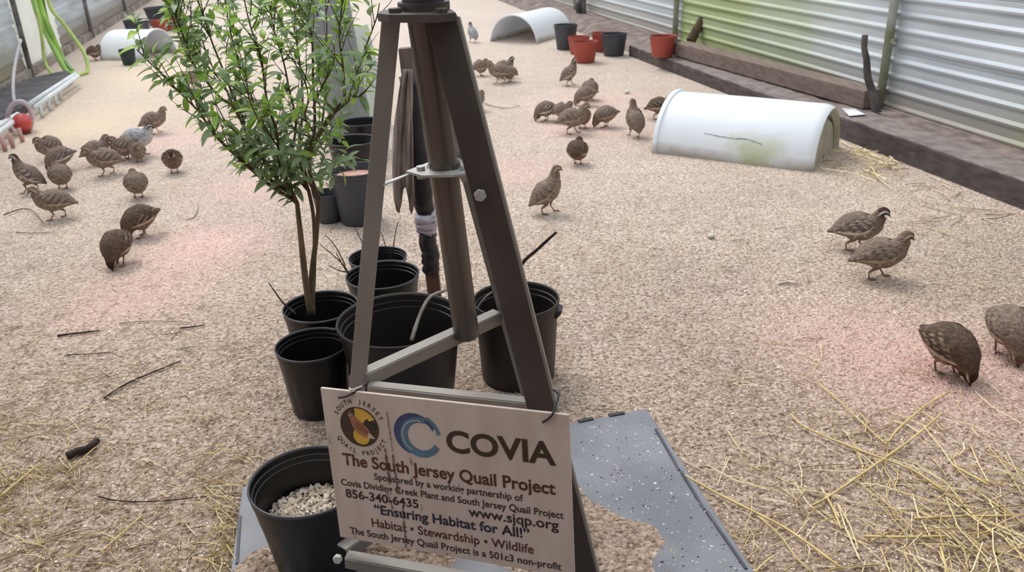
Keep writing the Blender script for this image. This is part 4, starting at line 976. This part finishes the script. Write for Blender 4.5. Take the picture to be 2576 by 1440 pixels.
def leaf_matrix(p,d):
    a=random.uniform(0,2*math.pi); u=d.orthogonal().normalized(); v=d.cross(u); out=(u*math.cos(a)+v*math.sin(a)); dirn=(out*1.0+d*.55+Vector((0,0,.1))).normalized()
    upv=Vector((random.uniform(-.4,.4),random.uniform(-.5,.3),1)); y=upv.cross(dirn).normalized(); z=dirn.cross(y)
    s=random.uniform(.65,1.25); Mx=Matrix((dirn*s,y*s,z*s)).transposed().to_4x4(); Mx.translation=p; return Mx
def PR(p):
    d=p-Vector((0,0,H)); return 1288+F*d.dot(rt)/d.dot(fw),720-F*d.dot(up)/d.dot(fw)
leaves=[l for l in leaves if l[0].z>.05 and PR(l[0])[0]<935]; twigs=[q for q in twigs if PR(q[0][-1])[0]<945]; random.shuffle(leaves); leaves=leaves[:int(len(leaves)*.76)]
parts_l=leaves[:300]; rest=leaves[300:]
inv=Matrix.Translation(sh.location).inverted()
for p,d in parts_l:
    hi=p.z>.75; k=1 if random.random()<(.5 if hi else .12) else 0; me=LM[random.randrange(3)*2+k]
    o=bpy.data.objects.new('leaf',me); COL.objects.link(o); o.parent=sh; o.matrix_local=inv@leaf_matrix(p,d)
for k in (0,1):
    VV=[];FF=[]
    for p,d in rest:
        hi=p.z>.75; kk=1 if random.random()<(.42 if hi else .1) else 0
        if kk!=k: continue
        V,Fc=leafV(*[(.040,.0085,.35,.3),(.033,.0075,.15,.35),(.046,.0105,.5,.25)][random.randrange(3)]); Mx=leaf_matrix(p,d); o=len(VV); VV+=[Mx@Vector(v) for v in V]; FF+=[tuple(o+i for i in f) for f in Fc]
    o=link('foliage',meshof(VV,FF,True),lfm[k],sh); o['kind']='stuff'
print('LEAVES',len(leaves),'TWIGS',len(twigs))

# ------------------------------------------------------------ sticks, stake, post and other small things
darktw=mat('dark_twig',(62,46,40),.85,col2=(40,30,26),scale=30,bump=.4)
palet=mat('pale_twig',(150,140,130),.8,col2=(110,100,94),scale=30)
def stick(pts,r,label,m=darktw,name='twig',cat='stick',n=6,taper=.5):
    P=smoothpts(pts,4); k=len(P); o=MB().tube(P,[r*(1-taper*i/k)*random.uniform(.9,1.1) for i in range(k)],n).build(name,m,smooth=True); return tag(o,label,cat)
def gs(pp,z=.006): return [G(a,b,z) for a,b in pp]
stick(gs([(145,845),(200,838),(250,832)]),.0045,'straight dark stick lying on the gravel at the left')
stick(gs([(262,1002),(320,965),(390,935),(456,908)]),.0035,'long thin dark twig slanting over the gravel at the lower left')
stick(gs([(166,893),(220,891),(285,886)]),.0022,'thin twig lying below the straight dark stick')
stick(gs([(300,815),(370,808),(480,812)]),.002,'thin pale brown twig right of the straight dark stick',m=palet)
stick(gs([(452,826),(490,822),(515,818)]),.003,'short dark twig left of the shrub pot')
stick(gs([(10,541),(50,527),(80,530),(108,560)],.012),.003,'bent dark twig near the left edge of the gravel')
stick(gs([(40,585),(90,587),(138,584)]),.002,'thin straight twig below the bent one at the left')
stick(gs([(248,1250),(310,1262),(420,1260),(600,1240)]),.002,'long thin curved twig running toward the panel corner')
stick(gs([(1218,260),(1245,268),(1275,272),(1308,266)],.01),.004,'curved brown twig behind the right tripod leg',m=palet)
stick(gs([(545,1105+0),(500,1170),(0+470,1190)]),.0015,'faint short twig in the lower left gravel',m=palet)
stick(gs([(470,553),(490,545),(500,520)]),.002,'small curved twig left of the shrub stems')
stick(gs([(1650,130+0),(1668,135),(1685,142)],.01),.008,'short dark chip in front of the timber by the lone red pot')
stick(gs([(1960,715+0),(1985,712),(2010,716)]),.003,'small dark chip on the open gravel',m=palet)
o=stick(gs([(168,1147),(195,1136),(222,1128),(244,1108)],.012),.011,'curled piece of dark bark on the lower left gravel',name='bark_piece',cat='bark',n=8,taper=.2)
stick([G(1322,720,.22),PY(1312,668,G(1322,720,.22).y),PY(1355,625,G(1322,720,.22).y),PY(1399,585,G(1322,720,.22).y-.03)],.006,'thick bare brown stick leaning out of the tall dark pot',taper=.35)
yc=cC.y
stick([PY(1035,858,yc-.10),PY(1048,815,yc-.06),PY(1064,775,yc-.02),PY(1085,745,yc+.02),PY(1122,731,yc+.08)],.0058,'curved grey stem rising out of the largest pot',m=palet,name='stem',cat='stick',taper=.3)
stick([PY(1196,790,cD.y-.02),PY(1206,768,cD.y-.02),PY(1222,748,cD.y-.02),PY(1238,735,cD.y-.02)],.004,'short grey stem inside the tall dark pot',m=palet)
yf=cF.y
for lab,pp in (('thin dark twig rising from the small back pot, right one',[(984,650),(990,618),(994,590),(1001,558)]),('thin dark twig rising from the small back pot beside the left tripod leg',[(980,655),(972,628),(966,606),(959,585)]),('thin twig poking out left of the left tripod leg',[(932,655),(905,598),(898,582),(893,572)])):
    stick([PY(a,b,yf) for a,b in pp],.0024,lab)
for i,(lab,pp) in enumerate((('longest twig of the bundle leaning over the shrub pot',[(880,690),(862,665),(835,640),(805,615)]),('lower twig of the bundle beside the shrub pot',[(872,685),(850,680),(826,668)]),('upper thin twig of the bundle beside the shrub pot',[(868,668),(855,640),(838,612),(818,592)]),('steep twig of the bundle beside the shrub pot',[(876,690),(858,660),(845,635)]))):
    stick([PY(a,b,cE.y-.05+.01*i) for a,b in pp],.0022,lab)
ya=cA.y-.03
stick([PY(738,788,ya),PY(712,762,ya),PY(694,738,ya),PY(676,712,ya)],.0028,'dark twig leaning out of the shrub pot to the left')
stick([PY(722,770,ya+.06),PY(740,785,ya+.06),PY(745,792,ya+.06)],.002,'small pale twig inside the shrub pot',m=palet)
# log pieces at the right fence
ylog=7.62; mossy=mat('mossy_log',(92,78,50),.9,col2=(60,50,38),scale=12,bump=.6)
o=MB().tube([PY(1738,104,ylog),PY(1750,80,ylog+.04),PY(1762,58,ylog+.08),PY(1768,46,ylog+.1)],[.045,.042,.04,.036],10).build('log',mossy,autos=True); tag(o,'short mossy log leaning against the algae covered fence','log')
ysn=4.93
o=MB().tube(smoothpts([PY(2205,284,ysn-.02),PY(2198,240,ysn),PY(2183,195,ysn),PY(2180,150,ysn),PY(2174,120,ysn),PY(2176,88,ysn)],3),[.028,.026,.025,.024,.023,.022,.022,.021,.02,.019,.018,.018,.017,.018,.018,.017],9).build('driftwood_stick',mat('grey_stick',(106,98,94),.85,col2=(72,66,62),scale=14,bump=.6),autos=True); tag(o,'crooked grey branch standing against the right fence beside a post','stick')
for i,(a,lab) in enumerate(((1458,'left one of two dark sticks at the far fence post'),(1470,'right one of two dark sticks at the far fence post'))):
    o=MB().tube([PY(a,50,10.9),PY(a-3,15,10.9),PY(a-2,-10,10.9)],.035,8).build('dark_stake',dpost,smooth=True); tag(o,lab,'stick')
# pale stones
def pebble(px,py,r,label):
    g=G(px,py,0); bm=bmesh.new(); bmesh.ops.create_icosphere(bm,subdivisions=2,radius=r)
    for v in bm.verts: v.co=Vector((v.co.x*1.15,v.co.y,v.co.z*.8))+v.normal*random.uniform(-.08,.08)*r
    me=bpy.data.meshes.new('pebble'); bm.to_mesh(me); bm.free(); me.polygons.foreach_set('use_smooth',[True]*len(me.polygons)); o=link('pebble',me,mat('pale_stone',(226,216,204),.7,col2=(200,188,176),scale=30)); o.location=(g.x,g.y,r*.72); return tag(o,label,'stone')
pebble(1789,600,.014,'pale round pebble alone on the open gravel right of the tripod')
pebble(1577,236,.018,'white pebble between the far pots and the large drum')
pebble(1640,1320,.007,'small white pebble on the grey panel beside dark dropping')
pebble(1758,1345,.006,'larger pale pebble near the right edge of the grey panel')
pebble(1776,1325,.005,'tiny white pebble at the right rim of the grey panel')
# wooden stake with black wrap
sb=G(1096,762); st=PY(1020,120,sb.y+.02); sd=(st-sb).normalized()
stk=thing('wooden_stake','wooden garden stake wrapped in black plastic behind the tripod','stake',(sb.x,sb.y,0))
swd=mat('stake_wood',(112,78,62),.85,col2=(84,58,48),scale=8,bump=.3,stretch=(4,4,.6)); swg=mat('stake_wood_grey',(128,110,104),.85,col2=(104,88,82),scale=8,stretch=(4,4,.6))
MB().bar(sb,sb.lerp(st,.5),.045,.04,(1,0,0)).build('shaft',swd,stk,bevel=.002)
o=MB().bar(sb.lerp(st,.5),st,.042,.038,(1,0,0)).build('shaft',swg,stk,bevel=.002)
wrapm=mat('black_wrap',(30,28,36),.4,col2=(44,40,44),scale=12,bump=.5,bscale=25)
def wrap(a,b,w0,w1,name,m,seed):
    random.seed(seed); pa=sb.lerp(st,a); pb_=sb.lerp(st,b); P=[];r=[]; 
    for i in range(13): P.append(pa.lerp(pb_,i/12)+Vector((random.uniform(-.004,.004),random.uniform(-.003,.003),0))); r.append((w0+(w1-w0)*i/12)*random.uniform(.93,1.08))
    return MB().tube(P,r,10).build(name,m,stk,smooth=True)
wrap(.14,.30,.030,.032,'plastic_wrap',wrapm,1); wrap(.385,.90,.034,.034,'plastic_wrap',wrapm,2)
o=wrap(.30,.385,.036,.035,'tape',mat('pale_tape',(196,188,200),.5,col2=(170,160,172),scale=20),3); o['label']='pale tape band'
# thin grey brown strip on the left of the stake
random.seed(4); stripm=mat('grey_brown_strip',(176,160,150),.9,col2=(122,108,102),scale=14,bump=.5,stretch=(6,6,.5))
V=[];Fc=[];n=10;m=16
for j in range(m):
    f=j/(m-1)
    for i in range(n):
        u=i/(n-1); xl=1012-(24*math.sin(f*2.2)); xr=1036-6*f+12*f; px=xl+(xr-xl)*u; py=174+(330+35*math.sin(u*9))*f; V.append(PY(px,py,sb.y-.03+.012*math.sin(u*14+f*3)))
for j in range(m-1):
    for i in range(n-1): a=j*n+i; Fc.append((a,a+1,a+n+1,a+n))
o=link('side_strip',meshof(V,Fc,True),stripm,stk); s_=o.modifiers.new('thick','SOLIDIFY'); s_.thickness=.003
# pale fluffy insulation behind the stake's right side
# grey round post with leaning white panel, behind the shrub
gp0=G(885,352); 
pm=mat('grey_post_paint',(150,152,154),.6,col2=(128,130,130),scale=3,bump=.1)
gpt=thing('grey_post','broad pale grey post leaning behind the shrub','post',(gp0.x,gp0.y,0))
MB().tube([G(890,352),PY(850,150,gp0.y+.02),PY(818,0,gp0.y+.04),PY(795,-110,gp0.y+.06)],[.125,.13,.14,.145],24).build('shaft',pm,gpt,autos=True)
wp=mat('white_sheet',(228,232,226),.5,col2=(206,214,190),scale=4)
y1=gp0.y+.35
o=MB().hexa([tuple(PY(918,300,y1)),tuple(PY(990,330,y1)),tuple(PY(990,330,y1+.02)),tuple(PY(918,300,y1+.02)),tuple(PY(880,70,y1+.1)),tuple(PY(925,60,y1+.1)),tuple(PY(925,60,y1+.12)),tuple(PY(880,70,y1+.12))]).build('white_sheet',wp,bevel=.003); tag(o,'white sheet leaning beside the grey post','sheet')
# left corner: dark timber pad, white pipes, red float, rope, green hoses
lw=mat('dark_pad',(96,92,94),.85,col2=(70,66,68),scale=6,bump=.4)
P4=[G(-40,315,.06),G(75,258,.06),G(180,193,.06),G(168,176,.06),G(75,196,.06),G(-40,240,.06)]
n=6; o=MB().add([(p.x,p.y,0) for p in P4]+[(p.x,p.y,.06) for p in P4],[tuple(reversed(range(n))),tuple(range(n,2*n))]+[(i,(i+1)%n,(i+1)%n+n,i+n) for i in range(n)]).build('dark_slab',lw,bevel=.008); tag(o,'flat dark slab along the foot of the left fence','slab')
pvc=mat('white_pvc',(226,230,232),.4,col2=(208,214,214),scale=6)
pz=.09
pr=thing('pipe_frame','pair of white plastic pipes with legs lying by the left fence','pipe',tuple(G(100,260)))
for a,b,c_,d_ in ((74,262,190,186),(88,270,196,192),(-60,350,45,288),(-60,375,40,302)):
    MB().tube([G(a,b,pz),G(c_,d_,pz)],.018,12).build('pipe',pvc,pr,smooth=True)
pinkm=mat('pink_bracket',(206,160,156),.6)
for a,b in ((150,232),(138,244),(122,256),(102,272),(50,330),(26,344),(6,352)):
    q=G(a-4,b-8,pz); MB().tube([q,(q.x+.01,q.y-.01,0.003)],.014,8).build('pipe_leg',pinkm if a<60 else pvc,pr,smooth=True)
rd=mat('red_plastic',(176,52,52),.35,col2=(200,80,74),scale=6)
fp=G(58,318,.05); fl=thing('red_float','round red float valve between the white pipes','valve',(fp.x,fp.y,0))
bm=bmesh.new(); bmesh.ops.create_uvsphere(bm,u_segments=20,v_segments=12,radius=.062); me=bpy.data.meshes.new('ball'); bmesh.ops.translate(bm,verts=bm.verts,vec=(fp.x,fp.y,.075)); bm.to_mesh(me); bm.free(); me.polygons.foreach_set('use_smooth',[True]*len(me.polygons)); link('ball',me,rd,fl)
MB().tube([(fp.x,fp.y,0.002),(fp.x,fp.y,.03)],.04,14).build('base_cap',mat('dark_red',(110,34,40),.5),fl,autos=True)
MB().tube([(fp.x-.05,fp.y,.08),(fp.x-.14,fp.y-.1,.085)],.024,12).build('fitting',mat('pinkish_white',(230,206,214),.5),fl,autos=True)
hosep=mat('pale_hose',(206,196,208),.45)
yh=G(50,335).y
pts=[PY(50+31*math.cos(t),298+42*math.sin(t),yh+.05+.04*math.sin(t+.6)) for t in [i*math.pi/10 for i in range(21)]]
o=MB().tube(smoothpts(pts,2),.0165,8).build('hose_loop',hosep,smooth=True); tag(o,'pale hose coiled in a ring around the red float','hose')
ro=MB().tube(smoothpts([PY(52,100,6.9),PY(40,150,6.7),PY(34,190,6.5),PY(33,230,6.3),PY(37,262,6.2)],3),.012,6).build('rope',mat('pale_rope',(206,202,204),.8,col2=(170,164,166),scale=60),smooth=True); tag(ro,'frayed pale rope hanging on the left fence','rope')
gh=mat('green_hose',(140,180,84),.4,col2=(168,204,110),scale=8); yhz=mat('yellow_green_hose',(196,214,130),.4,col2=(176,196,110),scale=8)
yb=8.1
def hose(pp,Ys,r,label,m):
    P=smoothpts([PY(a,b,yb+q) for (a,b),q in zip(pp,Ys)],5)
    for p in P: p.z=max(p.z,r)
    o=MB().tube(P,r,8).build('garden_hose',m,smooth=True); tag(o,label,'hose')
hose([(72,-60),(90,20),(115,80),(145,140),(165,175),(185,192)],[0,0,0,-.05,-.1,-.2],.026,'green hose hanging at the left fence, left strand of the bundle',gh)
hose([(84,-60),(103,20),(125,75),(150,135),(172,170),(190,190)],[.05,.05,0,0,-.05,-.2],.028,'bright green hose, middle strand of the hanging bundle',mat('bright_green_hose',(160,206,90),.4))
hose([(98,-60),(108,10),(120,60),(140,110),(160,150),(184,182)],[.1,.1,.1,.05,0,-.15],.022,'darker green hose, right strand of the hanging bundle',mat('dark_green_hose',(104,146,64),.4))
hose([(112,-40),(128,20),(160,60),(190,100),(212,135),(221,170),(210,196),(195,208),(177,208)],[.1,.1,.1,.1,.05,0,-.1,-.2,-.3],.018,'pale green hose looping down to the right of the bundle',yhz)
hose([(92,20),(105,90),(112,150),(130,185),(155,206),(175,228),(190,226),(193,213)],[-.1,-.1,-.1,-.2,-.3,-.4,-.4,-.3],.015,'thin yellow green hose curling under the white pipes',yhz)
hose([(97,242),(102,222),(112,212),(128,211),(142,206)],[-.9,-.8,-.75,-.7,-.6],.016,'short white hose bend beside the dark slab',pvc)

# ------------------------------------------------------------ straw
random.seed(77)
def strawset(name,n,sampler,L,r,cols,label,zmax=.012):
    V=[];Fc=[];C=[]
    for _ in range(n):
        px,py=sampler(); g=G(px,py); a=random.uniform(0,math.pi); l=random.uniform(*L); rr=r*random.uniform(.6,1.3); z0=random.uniform(.002,zmax); z1=random.uniform(.002,zmax); bend=random.uniform(-.12,.12)*l
        d=Vector((math.cos(a),math.sin(a),0)); q=Vector((-d.y,d.x,0)); P=[g-d*l/2+Vector((0,0,z0)),g+q*bend+Vector((0,0,(z0+z1)/2+.002)),g+d*l/2+Vector((0,0,z1))]
        if max(p.x-(kx(p.y)-.02) for p in P)>0: continue
        o=len(V); col=random.choice(cols)
        for p in P:
            for k in range(3): t=k*2.094; V.append(p+q*rr*math.cos(t)+Vector((0,0,rr*math.sin(t)))); C.append(col)
        for i in range(2):
            for k in range(3): a_=o+i*3+k;b_=o+i*3+(k+1)%3; Fc.append((a_,b_,b_+3,a_+3))
    me=meshof(V,Fc); ca=me.color_attributes.new('Col','FLOAT_COLOR','POINT'); ca.data.foreach_set('color',np.array([lin(c) for c in C],np.float32).ravel())
    o=link(name,me,vcmat('straw_mat',rough=.6,noise=.12,nscale=50)); tag(o,label,'straw',kind='stuff')
def gauss(cx_,cy_,sx,sy): return lambda:(random.gauss(cx_,sx),random.gauss(cy_,sy))
SC=[(214,194,142),(200,178,124),(184,162,114),(224,208,168),(166,144,108)]
SD=[(190,168,130),(160,136,106),(206,186,152),(130,108,84),(216,200,168)]
def s_right(): 
    t=random.random()
    return (random.gauss(2460,150),random.gauss(1320,110))
strawset('straw_scatter',170,s_right,(.04,.2),.0014,SC,'yellow straw scattered thickly at the lower right',.02)
strawset('straw_scatter',170,gauss(2150,1240,200,170),(.04,.16),.0013,SC,'thinner straw scatter right of the grey panel')
strawset('straw_scatter',90,gauss(2200,395,50,30),(.08,.35),.0028,SC,'straw tuft between the large drum and the timber edging',.04)
strawset('straw_scatter',90,gauss(2450,470,90,60),(.05,.2),.0018,SD,'sparse straw along the right timber edging')
strawset('straw_scatter',170,gauss(60,1260,110,150),(.03,.13),.0012,SC,'yellow straw bunch at the lower left edge')
strawset('straw_scatter',110,gauss(570,1330,40,100),(.03,.12),.0012,SC,'straw beside the left rim of the grey panel')
strawset('straw_scatter',1500,lambda:(random.uniform(-30,2600),random.uniform(560,1470)),(.02,.07),.0010,SD,'fine dry stalks strewn across the near gravel',.008)
strawset('straw_scatter',900,lambda:(random.uniform(-30,700),random.uniform(820,1470)),(.015,.07),.0010,SD+SC,'fine chopped straw over the lower left gravel',.008)
strawm=mat('straw_stalk',(222,200,138),.55,col2=(196,170,108),scale=20)
def straws(pp,r,label): 
    random.seed(hash(label)%1000 if False else len(label)); o=MB().tube(smoothpts(gs(pp,.012),3),r,6).build('straw_stalk',strawm,smooth=True); tag(o,label,'straw',group='long straw stalks on the gravel')
straws([(1712,1190),(1800,1240),(1880,1280),(1985,1335),(2120,1432)],.0028,'long straw leading away from the right rim of the grey panel')
straws([(1908,1300),(1960,1345),(2000,1400),(2040,1440)],.0018,'straw just below the one leading away from the panel')
straws([(1990,1042),(2030,1078),(2180,1140),(2290,1180),(2380,1240)],.0026,'long straw slanting down through the crossing at the lower right')
straws([(2044,1272),(2100,1240),(2230,1150),(2300,1100),(2370,1040)],.0026,'long straw rising to the right through the crossing')
straws([(2060,965),(2110,1008),(2170,1065),(2230,1120)],.0022,'straw from the upper left into the crossing')
straws([(2235,1112),(2260,1080),(2330,1020),(2390,985)],.0024,'straw above the crossing rising toward the dark quail')
straws([(2080,1250),(2100,1290),(2117,1332)],.0024,'short straw below the left arm of the crossing')
straws([(2175,1350),(2270,1352),(2380,1350)],.003,'bright flat straw near the bottom right')
straws([(2405,1250),(2450,1300),(2500,1345)],.003,'bright straw slanting down near the lower right corner')
straws([(2300,1305),(2420,1300),(2576,1298)],.0026,'level straw running to the right edge')
straws([(2365,1370),(2375,1410),(2388,1450)],.0028,'steep straw at the bottom edge on the right')
straws([(2395,1170),(2440,1195),(2490,1222)],.003,'pale straw piece right of the crossing')
straws([(2440,1225),(2520,1280),(2590,1330)],.0022,'straw running to the lower right corner')
straws([(2480,1140),(2530,1165),(2590,1195)],.002,'pale straw at the right edge')
straws([(1000+900,1440),(1925,1415),(1945,1400)],.002,'short straw crossing beside the panel at the bottom')
straws([(0,1250),(60,1200),(100,1165)],.0022,'straw at the left edge pointing up right')
straws([(170,1130+60),(235,1130),(260,1118)],.0018,'straw under the bark piece')
straws([(440,1200+0),(500,1165),(560,1125)],.0016,'thin straw on the gravel left of the gravel pot')
straws([(1640,1345),(1655,1360),(1671,1364)],.0016,'tiny straw on the grey panel')
straws([(250,1394),(320,1330),(360,1296)],.0018,'straw near the bottom left of the gravel')
